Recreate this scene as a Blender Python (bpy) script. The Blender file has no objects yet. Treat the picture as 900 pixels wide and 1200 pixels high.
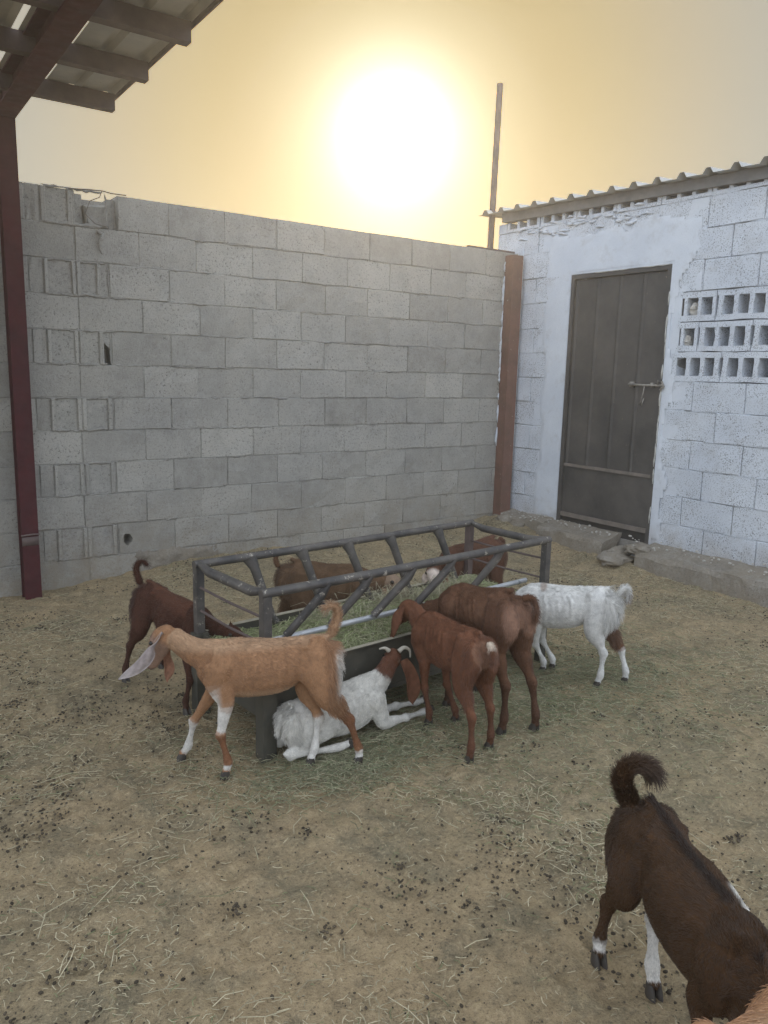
import bpy, math, random
import numpy as np
from mathutils import Vector, Matrix

random.seed(7)
RNG = np.random.default_rng(11)
SC = bpy.context.scene
COL = SC.collection
PI = math.pi

# ------------------------------------------------------------------ camera
F_PX = 907.93
YAW, PITCH, ROLL = 0.61042, 0.17909, 0.02465
CAM = Vector((-1.8674, -5.2389, 1.4438))
_fw = Vector((math.sin(YAW) * math.cos(PITCH), math.cos(YAW) * math.cos(PITCH), -math.sin(PITCH)))
_r0 = Vector((math.cos(YAW), -math.sin(YAW), 0.0))
_u0 = _r0.cross(_fw)
_r = _r0 * math.cos(ROLL) + _u0 * math.sin(ROLL)
_u = -_r0 * math.sin(ROLL) + _u0 * math.cos(ROLL)
cam_data = bpy.data.cameras.new("camera")
cam_data.sensor_fit = 'VERTICAL'
cam_data.sensor_height = 36.0
cam_data.sensor_width = 27.0
cam_data.lens = F_PX / 1200.0 * 36.0
cam_data.clip_start = 0.02
cam_data.clip_end = 2000.0
cam = bpy.data.objects.new("camera", cam_data)
COL.objects.link(cam)
m3 = Matrix((_r, _u, -_fw)).transposed()
cam.matrix_world = Matrix.Translation(CAM) @ m3.to_4x4()
SC.camera = cam

# ------------------------------------------------------------------ light
SUN_EL, SUN_AZ = math.radians(15.7), math.radians(35.04)      # azimuth from +y towards +x
SUN_DIR = Vector((math.sin(SUN_AZ) * math.cos(SUN_EL), math.cos(SUN_AZ) * math.cos(SUN_EL), math.sin(SUN_EL)))
world = bpy.data.worlds.new("World")
SC.world = world
world.use_nodes = True
wn, wl = world.node_tree.nodes, world.node_tree.links
wn.clear()
w_out = wn.new("ShaderNodeOutputWorld")
w_sky = wn.new("ShaderNodeTexSky")
w_sky.sky_type = 'NISHITA'
w_sky.sun_disc = False
w_sky.sun_elevation = SUN_EL
w_sky.sun_rotation = SUN_AZ
w_sky.air_density = 1.0
w_sky.dust_density = 2.0
w_sky.ozone_density = 1.5
w_bg = wn.new("ShaderNodeBackground")
w_bg.inputs[1].default_value = 0.05
wl.new(w_sky.outputs[0], w_bg.inputs[0])
# radiance by angle from the sun: dusty aureole, far side brightened as fill light
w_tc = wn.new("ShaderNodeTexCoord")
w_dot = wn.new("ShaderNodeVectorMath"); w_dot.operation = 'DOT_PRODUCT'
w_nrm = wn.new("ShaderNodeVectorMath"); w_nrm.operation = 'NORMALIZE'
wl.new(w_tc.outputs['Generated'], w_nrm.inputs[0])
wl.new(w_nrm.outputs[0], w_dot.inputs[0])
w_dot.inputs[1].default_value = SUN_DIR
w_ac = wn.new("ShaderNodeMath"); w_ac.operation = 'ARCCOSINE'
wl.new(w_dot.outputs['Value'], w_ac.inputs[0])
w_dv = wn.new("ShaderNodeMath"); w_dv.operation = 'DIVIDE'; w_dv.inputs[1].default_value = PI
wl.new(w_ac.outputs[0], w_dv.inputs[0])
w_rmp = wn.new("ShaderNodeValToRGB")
w_rmp.color_ramp.interpolation = 'B_SPLINE'
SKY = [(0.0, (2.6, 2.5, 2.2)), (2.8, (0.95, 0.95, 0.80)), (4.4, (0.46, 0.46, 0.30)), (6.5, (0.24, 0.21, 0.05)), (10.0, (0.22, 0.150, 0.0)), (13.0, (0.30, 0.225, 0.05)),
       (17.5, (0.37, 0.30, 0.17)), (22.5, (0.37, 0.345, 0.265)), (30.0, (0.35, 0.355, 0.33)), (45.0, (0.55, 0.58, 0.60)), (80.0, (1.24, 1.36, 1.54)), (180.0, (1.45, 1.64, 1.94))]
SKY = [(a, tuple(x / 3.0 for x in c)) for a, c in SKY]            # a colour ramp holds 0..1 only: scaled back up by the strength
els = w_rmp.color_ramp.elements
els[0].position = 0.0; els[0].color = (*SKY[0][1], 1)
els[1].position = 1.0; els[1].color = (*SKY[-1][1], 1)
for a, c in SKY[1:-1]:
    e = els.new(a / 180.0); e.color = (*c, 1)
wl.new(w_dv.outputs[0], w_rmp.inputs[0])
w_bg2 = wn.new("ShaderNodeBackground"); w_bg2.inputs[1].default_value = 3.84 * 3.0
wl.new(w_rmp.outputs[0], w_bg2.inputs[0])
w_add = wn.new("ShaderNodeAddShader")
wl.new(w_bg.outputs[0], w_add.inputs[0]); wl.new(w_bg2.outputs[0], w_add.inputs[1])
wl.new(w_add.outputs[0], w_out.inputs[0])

sun_d = bpy.data.lights.new("sun", 'SUN')
sun_d.energy = 4.5
sun_d.angle = math.radians(0.5)
sun_d.color = (1.0, 0.80, 0.55)
sun = bpy.data.objects.new("sun", sun_d)
COL.objects.link(sun)
sun.location = SUN_DIR * 30
sun.rotation_euler = SUN_DIR.to_track_quat('Z', 'Y').to_euler()

SC.view_settings.view_transform = 'Standard'
SC.view_settings.look = 'None'
SC.view_settings.exposure = -1.90
SC.view_settings.gamma = 1.0
SC.cycles.max_bounces = 6
SC.cycles.diffuse_bounces = 4
SC.cycles.volume_bounces = 1

# ------------------------------------------------------------------ numpy noise
_PERM = np.random.default_rng(3).permutation(512)
def _hash(ix, iy, iz):
    a = _PERM[(ix & 511)]
    a = _PERM[(a + iy) & 511]
    a = _PERM[(a + iz) & 511]
    return a / 511.0 * 2 - 1
def vnoise(x, y, z=0.0):
    x = np.asarray(x, float); y = np.asarray(y, float); z = np.asarray(z, float) + 0 * x
    ix, iy, iz = np.floor(x).astype(int), np.floor(y).astype(int), np.floor(z).astype(int)
    fx, fy, fz = x - ix, y - iy, z - iz
    fx, fy, fz = [t * t * (3 - 2 * t) for t in (fx, fy, fz)]
    r = 0
    for dx in (0, 1):
        for dy in (0, 1):
            for dz in (0, 1):
                r = r + _hash(ix + dx, iy + dy, iz + dz) * (fx if dx else 1 - fx) * (fy if dy else 1 - fy) * (fz if dz else 1 - fz)
    return r
def fbm(x, y, z=0.0, o=4):
    s, a = 0, 1.0
    for k in range(o):
        s = s + a * vnoise(x * 2 ** k + 17 * k, y * 2 ** k + 5 * k, np.asarray(z) * 2 ** k)
        a *= 0.5
    return s
def sstep(a, b, x):
    t = np.clip((x - a) / (b - a), 0, 1)
    return t * t * (3 - 2 * t)
def gh(x, y):
    """ground height"""
    x = np.asarray(x, float); y = np.asarray(y, float)
    h = 0.10 * sstep(-1.1, 0.0, y) * sstep(-0.9, 0.6, x)
    h = h + 0.020 * vnoise(x * 0.9 + 3, y * 0.9) + 0.010 * vnoise(x * 3.1, y * 3.1 + 9)
    h = h + 0.05 * sstep(2.6, 3.0, x) * sstep(-3.2, -1.0, y)
    return h - 0.001
def gh1(x, y):
    return float(gh(np.array([x]), np.array([y]))[0])

# ------------------------------------------------------------------ materials
def new_mat(name):
    m = bpy.data.materials.new(name); m.use_nodes = True
    nt = m.node_tree; b = nt.nodes["Principled BSDF"]
    return m, nt, b
def nd(nt, t, **kw):
    n = nt.nodes.new(t)
    for k, v in kw.items():
        if k in ('operation', 'blend_type', 'data_type', 'feature', 'noise_dimensions', 'voronoi_dimensions', 'attribute_name', 'interpolation_type', 'distance'):
            setattr(n, k, v)
        else:
            n.inputs[k].default_value = v
    return n
def mapr(nt, src, a, b, c=0.0, d=1.0):
    n = nt.nodes.new("ShaderNodeMapRange"); n.clamp = True
    n.inputs[1].default_value = a; n.inputs[2].default_value = b; n.inputs[3].default_value = c; n.inputs[4].default_value = d
    nt.links.new(src, n.inputs[0]); return n.outputs[0]
def mixc(nt, fac, a, b, mode='MIX'):
    n = nt.nodes.new("ShaderNodeMix"); n.data_type = 'RGBA'; n.blend_type = mode
    if isinstance(fac, (int, float)): n.inputs[0].default_value = fac
    else: nt.links.new(fac, n.inputs[0])
    for i, s in ((6, a), (7, b)):
        if isinstance(s, tuple): n.inputs[i].default_value = (*s, 1)
        else: nt.links.new(s, n.inputs[i])
    return n.outputs[2]
def noise(nt, vec, scale, detail=4, rough=0.55):
    n = nt.nodes.new("ShaderNodeTexNoise"); n.inputs['Scale'].default_value = scale
    n.inputs['Detail'].default_value = detail; n.inputs['Roughness'].default_value = rough
    nt.links.new(vec, n.inputs['Vector']); return n.outputs['Fac']
def voro(nt, vec, scale):
    n = nt.nodes.new("ShaderNodeTexVoronoi"); n.inputs['Scale'].default_value = scale
    nt.links.new(vec, n.inputs['Vector']); return n.outputs['Distance']
def bump(nt, b, h, strength, dist):
    n = nt.nodes.new("ShaderNodeBump"); n.inputs['Strength'].default_value = strength; n.inputs['Distance'].default_value = dist
    nt.links.new(h, n.inputs['Height']); nt.links.new(n.outputs[0], b.inputs['Normal']); return n
def wpos(nt, rnd=True):
    """world position, shifted per object so that like pieces differ"""
    g = nt.nodes.new("ShaderNodeNewGeometry")
    return g.outputs['Position']
def objrand(nt):
    return nt.nodes.new("ShaderNodeObjectInfo").outputs['Random']
def addf(nt, a, b, op='ADD'):
    n = nt.nodes.new("ShaderNodeMath"); n.operation = op
    for i, s in enumerate((a, b)):
        if isinstance(s, (int, float)): n.inputs[i].default_value = s
        else: nt.links.new(s, n.inputs[i])
    return n.outputs[0]

def mat_concrete(name, c1, c2, light=(0.46, 0.45, 0.42), rough_b=0.7):
    m, nt, b = new_mat(name); P = wpos(nt); R = objrand(nt)
    big = mapr(nt, noise(nt, P, 1.3, 4, 0.6), 0.36, 0.64)
    col = mixc(nt, big, c1, c2)
    tone = mapr(nt, R, 0, 1, 0.84, 1.12)
    tn = nt.nodes.new("ShaderNodeCombineColor")
    for i in range(3): nt.links.new(tone, tn.inputs[i])
    col = mixc(nt, 1.0, col, tn.outputs[0], 'MULTIPLY')
    stain = mapr(nt, noise(nt, P, 3.5, 5, 0.7), 0.50, 0.68, 0, 0.45)
    col = mixc(nt, stain, col, tuple(x * 0.66 for x in c1))
    med = mapr(nt, noise(nt, P, 12, 5, 0.75), 0.45, 0.68)
    col = mixc(nt, addf(nt, med, 0.5, 'MULTIPLY'), col, light)
    g1 = noise(nt, P, 58, 4, 0.85); g2 = noise(nt, P, 170, 2, 0.8)
    rg_ = mapr(nt, addf(nt, noise(nt, P, 2.6, 3), addf(nt, R, 0.35, 'MULTIPLY')), 0.45, 0.85, 0.25, 1.0)
    col = mixc(nt, addf(nt, mapr(nt, g1, 0.55, 0.68, 0, 0.8), rg_, 'MULTIPLY'), col, light)
    col = mixc(nt, addf(nt, mapr(nt, g1, 0.45, 0.34, 0, 0.9), rg_, 'MULTIPLY'), col, (0.10, 0.098, 0.09))
    col = mixc(nt, mapr(nt, g2, 0.42, 0.30, 0, 0.5), col, (0.08, 0.078, 0.07))
    sx = nt.nodes.new('ShaderNodeSeparateXYZ'); nt.links.new(P, sx.inputs[0])
    dirt = addf(nt, mapr(nt, sx.outputs[2], 0.62, 0.02), mapr(nt, noise(nt, P, 4.5, 6, 0.75), 0.35, 0.65), 'MULTIPLY')
    col = mixc(nt, addf(nt, dirt, 0.75, 'MULTIPLY'), col, (0.30, 0.25, 0.18))
    nt.links.new(col, b.inputs['Base Color']); b.inputs['Roughness'].default_value = 0.95
    b.inputs['Specular IOR Level'].default_value = 0.15
    h = addf(nt, addf(nt, g2, 0.5, 'MULTIPLY'), addf(nt, g1, 1.0, 'MULTIPLY'))
    bump(nt, b, h, rough_b, 0.009)
    return m
M_BLOCK = mat_concrete("grey_block", (0.345, 0.335, 0.31), (0.45, 0.43, 0.385))
M_MORTAR = mat_concrete("mortar_grey", (0.34, 0.33, 0.31), (0.42, 0.41, 0.37), (0.52, 0.50, 0.46), 0.8)
M_BMORT = mat_concrete("bare_joint_mortar", (0.26, 0.255, 0.25), (0.36, 0.355, 0.35))
M_RUBBLE = mat_concrete("rubble_concrete", (0.27, 0.24, 0.20), (0.34, 0.30, 0.25), (0.5, 0.47, 0.42), 1.0)

def mat_white(name, pits=1.0):
    m, nt, b = new_mat(name); P = wpos(nt); R = objrand(nt)
    col = mixc(nt, mapr(nt, noise(nt, P, 2.2, 4, 0.6), 0.35, 0.7), (0.62, 0.66, 0.72), (0.72, 0.755, 0.80))
    col = mixc(nt, mapr(nt, noise(nt, P, 9, 5, 0.7), 0.52, 0.75, 0, 0.5), col, (0.45, 0.45, 0.45))
    # bare cement showing through close to the ground, dust thrown up
    sx = nt.nodes.new("ShaderNodeSeparateXYZ"); nt.links.new(P, sx.inputs[0])
    low = addf(nt, mapr(nt, sx.outputs[2], 0.55, 0.12), noise(nt, P, 6, 5, 0.7), 'MULTIPLY')
    col = mixc(nt, mapr(nt, low, 0.2, 0.65, 0, 0.75), col, (0.40, 0.35, 0.29))
    g = noise(nt, P, 120, 3, 0.75)
    patch = mapr(nt, noise(nt, P, 5, 3), 0.35, 0.62, 0.25, 1.0)
    pit = addf(nt, mapr(nt, g, 0.455, 0.37, 0, 1), patch, 'MULTIPLY')
    col = mixc(nt, addf(nt, pit, pits, 'MULTIPLY'), col, (0.12, 0.12, 0.12))
    nt.links.new(col, b.inputs['Base Color']); b.inputs['Roughness'].default_value = 0.85
    b.inputs['Specular IOR Level'].default_value = 0.2
    h = addf(nt, addf(nt, g, pits, 'MULTIPLY'), addf(nt, noise(nt, P, 25, 5, 0.7), 0.8, 'MULTIPLY'))
    bump(nt, b, h, 0.55, 0.006)
    return m
M_WBLOCK = mat_white("white_painted_block", 1.25)
M_PLASTER = mat_white("white_painted_plaster", 0.12)

def mat_metal(name, c, c2, scale=9, rough=0.5, metallic=0.0, chips=None, chip_lo=0.60):
    m, nt, b = new_mat(name); P = wpos(nt)
    col = mixc(nt, mapr(nt, noise(nt, P, scale, 6, 0.65), 0.35, 0.68), c, c2)
    if chips:
        col = mixc(nt, mapr(nt, noise(nt, P, 30, 5, 0.75), chip_lo, chip_lo + 0.05), col, chips)
    nt.links.new(col, b.inputs['Base Color'])
    r = mapr(nt, noise(nt, P, 22, 4), 0.3, 0.7, rough - 0.1, rough + 0.2)
    nt.links.new(r, b.inputs['Roughness']); b.inputs['Metallic'].default_value = metallic; b.inputs["Specular IOR Level"].default_value = 0.3
    bump(nt, b, noise(nt, P, 70, 4, 0.7), 0.25, 0.002)
    return m
M_MAROON = mat_metal("maroon_oxide_paint", (0.085, 0.018, 0.022), (0.050, 0.014, 0.018), 6, 0.75, chips=(0.22, 0.15, 0.12), chip_lo=0.68)
M_RUSTY = mat_metal("rust_red_paint", (0.215, 0.115, 0.085), (0.15, 0.088, 0.066), 7, 0.7, chips=(0.62, 0.60, 0.58), chip_lo=0.66)
M_RACK = mat_metal("grey_weathered_pipe", (0.062, 0.060, 0.060), (0.15, 0.135, 0.12), 9, 0.42, 0.2, chips=(0.42, 0.38, 0.32), chip_lo=0.60)
M_RACKD = mat_metal("dark_olive_sheet", (0.055, 0.055, 0.045), (0.10, 0.09, 0.07), 11, 0.6, 0.0, chips=(0.25, 0.22, 0.17), chip_lo=0.68)
M_GALV = mat_metal("galvanised_pipe", (0.42, 0.44, 0.46), (0.60, 0.61, 0.62), 12, 0.35, 0.5)
M_DOOR = mat_metal("dark_door_paint", (0.062, 0.059, 0.055), (0.120, 0.108, 0.096), 2.6, 0.5, 0.0, chips=(0.26, 0.20, 0.15), chip_lo=0.66)
M_STEEL = mat_metal("dark_steel", (0.10, 0.075, 0.07), (0.16, 0.12, 0.11), 8, 0.6)
M_SHEET = mat_metal("zinc_roof_sheet", (0.46, 0.46, 0.44), (0.58, 0.56, 0.51), 5, 0.6, 0.0, chips=(0.24, 0.17, 0.12), chip_lo=0.66)

def mat_attr(name, rough=0.85, spec=0.2, noise_amt=0.25, scale=90, bumpd=0.0015, sub=0.0):
    m, nt, b = new_mat(name)
    a = nt.nodes.new("ShaderNodeAttribute"); a.attribute_name = "tint"
    P = wpos(nt)
    v = mapr(nt, noise(nt, P, scale, 4, 0.7), 0.25, 0.75, 1 - noise_amt, 1 + noise_amt)
    cc = nt.nodes.new("ShaderNodeCombineColor")
    for i in range(3): nt.links.new(v, cc.inputs[i])
    col = mixc(nt, 1.0, a.outputs['Color'], cc.outputs[0], 'MULTIPLY')
    nt.links.new(col, b.inputs['Base Color']); b.inputs['Roughness'].default_value = rough
    b.inputs['Specular IOR Level'].default_value = spec
    if bumpd: bump(nt, b, noise(nt, P, scale * 2, 4, 0.7), 0.5, bumpd)
    return m
M_COAT = mat_attr("goat_coat", 0.85, 0.15, 0.28, 38, 0.003)
M_HAIR = mat_attr("goat_hair", 0.42, 0.5, 0.15, 30, 0)
M_STRAW = mat_attr("dry_straw", 0.75, 0.25, 0.2, 50, 0)
M_DUNG = mat_attr("dung", 0.8, 0.2, 0.3, 200, 0)

def mat_plain(name, c, rough=0.5, spec=0.5):
    m, nt, b = new_mat(name); P = wpos(nt)
    col = mixc(nt, noise(nt, P, 60, 3), tuple(x * 0.75 for x in c), tuple(min(1, x * 1.2) for x in c))
    nt.links.new(col, b.inputs['Base Color']); b.inputs['Roughness'].default_value = rough
    b.inputs['Specular IOR Level'].default_value = spec
    return m
M_HOOF = mat_plain("hoof_horn", (0.05, 0.042, 0.035), 0.55)
M_HORN = mat_plain("pale_horn", (0.42, 0.38, 0.31), 0.5)
M_EYE = mat_plain("eye_dark", (0.02, 0.014, 0.008), 0.08)
M_DARKIN = mat_plain("inside_shade", (0.06, 0.055, 0.05), 0.9, 0.1)  # dark colour standing in for shade inside the building and door gap
M_WIRE = mat_plain("wire_steel", (0.16, 0.14, 0.12), 0.5)
M_BAG = mat_plain("crumpled_plastic", (0.5, 0.47, 0.42), 0.5)

def mat_ground():
    m, nt, b = new_mat("sandy_yard_ground"); P = wpos(nt)
    n1 = noise(nt, P, 0.6, 5, 0.6); n2 = noise(nt, P, 3.0, 6, 0.7); n3 = noise(nt, P, 16, 6, 0.75); n4 = noise(nt, P, 75, 4, 0.85); n5 = noise(nt, P, 230, 2, 0.8)
    col = mixc(nt, mapr(nt, n1, 0.38, 0.62), (0.50, 0.375, 0.225), (0.395, 0.32, 0.20))
    col = mixc(nt, mapr(nt, n2, 0.45, 0.62, 0, 0.85), col, (0.275, 0.235, 0.155))
    col = mixc(nt, mapr(nt, n3, 0.52, 0.68, 0, 0.7), col, (0.60, 0.46, 0.27))
    col = mixc(nt, mapr(nt, n3, 0.46, 0.32, 0, 0.6), col, (0.17, 0.145, 0.10))
    col = mixc(nt, mapr(nt, n4, 0.54, 0.66, 0, 0.7), col, (0.66, 0.53, 0.34))
    col = mixc(nt, mapr(nt, n4, 0.45, 0.34, 0, 0.85), col, (0.13, 0.11, 0.075))
    col = mixc(nt, mapr(nt, n5, 0.42, 0.30, 0, 0.6), col, (0.12, 0.10, 0.07))
    # greener litter round the feeder
    vm = nt.nodes.new("ShaderNodeVectorMath"); vm.operation = 'DISTANCE'
    nt.links.new(P, vm.inputs[0]); vm.inputs[1].default_value = (0.60, -2.95, 0)
    near = mapr(nt, vm.outputs['Value'], 1.9, 0.2)
    g = addf(nt, near, mapr(nt, noise(nt, P, 9, 6, 0.8), 0.42, 0.60), 'MULTIPLY')
    col = mixc(nt, addf(nt, g, 0.35, 'MULTIPLY'), col, (0.35, 0.315, 0.185))
    nt.links.new(col, b.inputs['Base Color']); b.inputs['Roughness'].default_value = 0.97
    b.inputs['Specular IOR Level'].default_value = 0.1
    h = addf(nt, addf(nt, n3, 1.0, 'MULTIPLY'), addf(nt, addf(nt, n4, 0.6, 'MULTIPLY'), addf(nt, n5, 0.15, 'MULTIPLY')))
    bump(nt, b, h, 1.0, 0.022)
    return m
M_GROUND = mat_ground()

# ------------------------------------------------------------------ object helpers
def mesh_from(name, V, Fc, mats=(), smooth=False, fm=None):
    me = bpy.data.meshes.new(name)
    me.from_pydata([tuple(v) for v in V], [], [tuple(f) for f in Fc])
    for m in mats: me.materials.append(m)
    if fm is not None: me.polygons.foreach_set('material_index', fm)
    if smooth: me.polygons.foreach_set('use_smooth', [True] * len(me.polygons))
    me.update(); return me
def link(name, me, parent=None, loc=(0, 0, 0), rot=(0, 0, 0)):
    o = bpy.data.objects.new(name, me); COL.objects.link(o)
    o.parent = parent; o.location = loc; o.rotation_euler = rot
    return o
def thing(name, label, cat, loc=(0, 0, 0), group=None, rotz=0):
    o = bpy.data.objects.new(name, None); COL.objects.link(o)
    o.empty_display_size = 0.1
    o.location = loc; o.rotation_euler = (0, 0, rotz)
    tag(o, label, cat, group); return o
def tag(o, label, cat, group=None):
    o['label'] = label; o['category'] = cat
    if group: o['group'] = group
    return o

class MB:
    """collects solids in one mesh"""
    def __init__(s): s.V, s.F, s.n = [], [], 0
    def add(s, V, F):
        b = len(s.V); s.V += [tuple(v) for v in V]; s.F += [tuple(i + b for i in f) for f in F]; return s
    def box(s, lo, hi, ax=None, o=(0, 0, 0)):
        x0, y0, z0 = lo; x1, y1, z1 = hi
        V = [(x0, y0, z0), (x1, y0, z0), (x1, y1, z0), (x0, y1, z0), (x0, y0, z1), (x1, y0, z1), (x1, y1, z1), (x0, y1, z1)]
        return s.add(V, [(0, 3, 2, 1), (4, 5, 6, 7), (0, 1, 5, 4), (1, 2, 6, 5), (2, 3, 7, 6), (3, 0, 4, 7)])
    def tube(s, pts, r, n=10, flat=None, cap=True):
        pts = [Vector(p) for p in pts]; rr = r if isinstance(r, (list, tuple)) else [r] * len(pts)
        ref = Vector((0, 0, 1))
        d0 = (pts[-1] - pts[0]).normalized()
        if abs(d0.z) > 0.8: ref = Vector((0, 1, 0))
        V, F = [], []
        for i, p in enumerate(pts):
            d = (pts[min(i + 1, len(pts) - 1)] - pts[max(i - 1, 0)]).normalized()
            a = d.cross(ref).normalized(); b = a.cross(d)
            fl = 1.0 if flat is None else flat[i]
            for k in range(n):
                t = 2 * PI * k / n
                V.append(p + a * (math.cos(t) * rr[i] * fl) + b * (math.sin(t) * rr[i] / max(fl, .001) ** .6))
        for i in range(len(pts) - 1):
            for k in range(n):
                F.append((i * n + k, i * n + (k + 1) % n, (i + 1) * n + (k + 1) % n, (i + 1) * n + k))
        if cap:
            F.append(tuple(range(n))[::-1]); F.append(tuple((len(pts) - 1) * n + k for k in range(n)))
        return s.add(V, F)
    def build(s, name, mat, parent=None, loc=(0, 0, 0), rot=(0, 0, 0), smooth=False):
        return link(name, mesh_from(name, s.V, s.F, [mat], smooth), parent, loc, rot)
def smooth_by_angle(o, ang=0.7):
    o.data.polygons.foreach_set('use_smooth', [True] * len(o.data.polygons))
    try: o.data.set_sharp_from_angle(angle=ang)
    except Exception: pass
    return o

# ================================================================== GROUND
def build_ground():
    def axis(a, b, fine, far):
        c = list(np.arange(a, b + 1e-6, fine))
        st, x = fine, b
        while x < far: st *= 1.35; x += st; c.append(x)
        st, x = fine, a
        while x > -far: st *= 1.35; x -= st; c.insert(0, x)
        return np.array(c)
    xs, ys = axis(-2.6, 3.3, 0.0145, 300), axis(-5.1, 0.15, 0.0145, 300)
    X, Y = np.meshgrid(xs, ys)
    Z = gh(X, Y)
    near = sstep(9, 5, np.abs(X)) * sstep(9, 5, np.abs(Y + 2))
    Z = Z + near * (0.0095 * fbm(X * 9, Y * 9, 0, 3) + 0.0045 * vnoise(X * 34, Y * 34) + 0.0030 * vnoise(X * 66, Y * 66))
    rg = np.random.default_rng(5)
    for k in range(520):                                           # scuffs and hoof prints
        cx, cy = rg.uniform(-2.4, 3.0), rg.uniform(-5.0, -0.2)
        r = rg.uniform(0.018, 0.04)
        i0, i1 = np.searchsorted(xs, (cx - 3 * r, cx + 3 * r)); j0, j1 = np.searchsorted(ys, (cy - 3 * r, cy + 3 * r))
        d2 = ((X[j0:j1, i0:i1] - cx) ** 2 + ((Y[j0:j1, i0:i1] - cy) * rg.uniform(.7, 1.4)) ** 2) / r ** 2
        Z[j0:j1, i0:i1] += rg.uniform(.35, 1) * 0.015 * (-np.exp(-d2 * 1.6) + 0.55 * np.exp(-(np.sqrt(d2) - 1.4) ** 2 * 4))
    ny, nx = X.shape
    me = bpy.data.meshes.new("ground")
    co = np.stack([X, Y, Z], -1).reshape(-1, 3)
    idx = np.arange(nx * ny).reshape(ny, nx)
    q = np.stack([idx[:-1, :-1], idx[:-1, 1:], idx[1:, 1:], idx[1:, :-1]], -1).reshape(-1, 4)
    me.vertices.add(len(co)); me.vertices.foreach_set('co', co.ravel())
    me.loops.add(q.size); me.loops.foreach_set('vertex_index', q.ravel())
    me.polygons.add(len(q)); me.polygons.foreach_set('loop_start', np.arange(len(q)) * 4)
    me.polygons.foreach_set('use_smooth', np.ones(len(q), bool))
    me.update(calc_edges=True); me.validate(); me.materials.append(M_GROUND)
    o = link("ground", me); o['kind'] = 'structure'
build_ground()

# ================================================================== BLOCK WALL
PITCH_Z = 0.2113
def block_mesh(name, w, h, d, seed, mat, ch=0.0045, rough=0.0026):
    rg = np.random.default_rng(seed)
    nx, nz = 4, 3
    xs = [-w / 2 + ch, -w / 6, w / 6, w / 2 - ch]; zs = [-h / 2 + ch, 0, h / 2 - ch]
    V, F = [], []
    for j in range(nz):
        for i in range(nx):
            V.append((xs[i] + rg.normal() * .0018, rg.normal() * rough, zs[j] + rg.normal() * .0018))
    for j in range(nz - 1):
        for i in range(nx - 1):
            a = j * nx + i; F.append((a, a + 1, a + nx + 1, a + nx))
    ring_i = [0, 3, 11, 8]
    b = len(V)
    for sx, sz in ((-1, -1), (1, -1), (1, 1), (-1, 1)):
        V.append((sx * w / 2 + rg.normal() * .001, ch * 1.3, sz * h / 2 + rg.normal() * .001))
    for sx, sz in ((-1, -1), (1, -1), (1, 1), (-1, 1)): V.append((sx * w / 2, d, sz * h / 2))
    bottom = [0, 1, 2, 3]; right = [3, 7, 11]; top = [11, 10, 9, 8]; left = [8, 4, 0]
    for e, (p, q) in zip((bottom, right, top, left), ((0, 1), (1, 2), (2, 3), (3, 0))):
        F.append(tuple([b + p, b + q] + e[::-1]))
    for k in range(4):
        F.append((b + 4 + k, b + 4 + (k + 1) % 4, b + (k + 1) % 4, b + k))
    F.append((b + 7, b + 6, b + 5, b + 4))
    return mesh_from(name, V, F, [mat])
def end_block_mesh(name, w, h, d, seed, mat):
    """open end of a hollow block: two raised flanges either side of a sunk panel"""
    rg = np.random.default_rng(seed)
    m = MB(); fl = 0.026 + rg.uniform(-.004, .004); dp = 0.045 + rg.uniform(-.006, .006); lip = rg.uniform(0.006, 0.016)
    def bx(x0, x1, y0, z0, z1):
        j = lambda: rg.normal() * .0022
        c = 0.005
        V = [(x0, d, z0), (x1, d, z0), (x1, d, z1), (x0, d, z1), (x0, y0 + c, z0), (x1, y0 + c, z0), (x1, y0 + c, z1), (x0, y0 + c, z1),
             (x0 + c, y0 + j(), z0 + c), (x1 - c, y0 + j(), z0 + c), (x1 - c, y0 + j(), z1 - c), (x0 + c, y0 + j(), z1 - c)]
        m.add(V, [(3, 2, 1, 0), (0, 1, 5, 4), (1, 2, 6, 5), (2, 3, 7, 6), (3, 0, 4, 7), (4, 5, 9, 8), (5, 6, 10, 9), (6, 7, 11, 10), (7, 4, 8, 11), (8, 9, 10, 11)])
    bx(-w / 2, -w / 2 + fl, -.009, -h / 2, h / 2)
    bx(w / 2 - fl, w / 2, -.009, -h / 2, h / 2)
    bx(-w / 2 + fl + .0005, w / 2 - fl - .0005, dp, -h / 2, h / 2 - .0015)
    if seed % 2: bx(-w / 2 + fl + .001, w / 2 - fl - .001, .008, h / 2 - lip, h / 2 - .001)
    return mesh_from(name, m.V, m.F, [mat])

_cache = {}
def block(parent, name, u0, u1, z0, z1, put, mat, d=0.19, kind='plain', proud=0.0):
    w = round(u1 - u0, 3); h = round(z1 - z0, 3); sd = random.randrange(6)
    key = (kind, w, h, sd, mat.name)
    if key not in _cache:
        _cache[key] = (block_mesh if kind == 'plain' else end_block_mesh)(name, w, h, d, hash((w, h)) % 997 * 7 + sd, mat)
    loc, rot = put((u0 + u1) / 2, (z0 + z1) / 2, proud)
    return link(name, _cache[key], parent, loc, rot)

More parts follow.
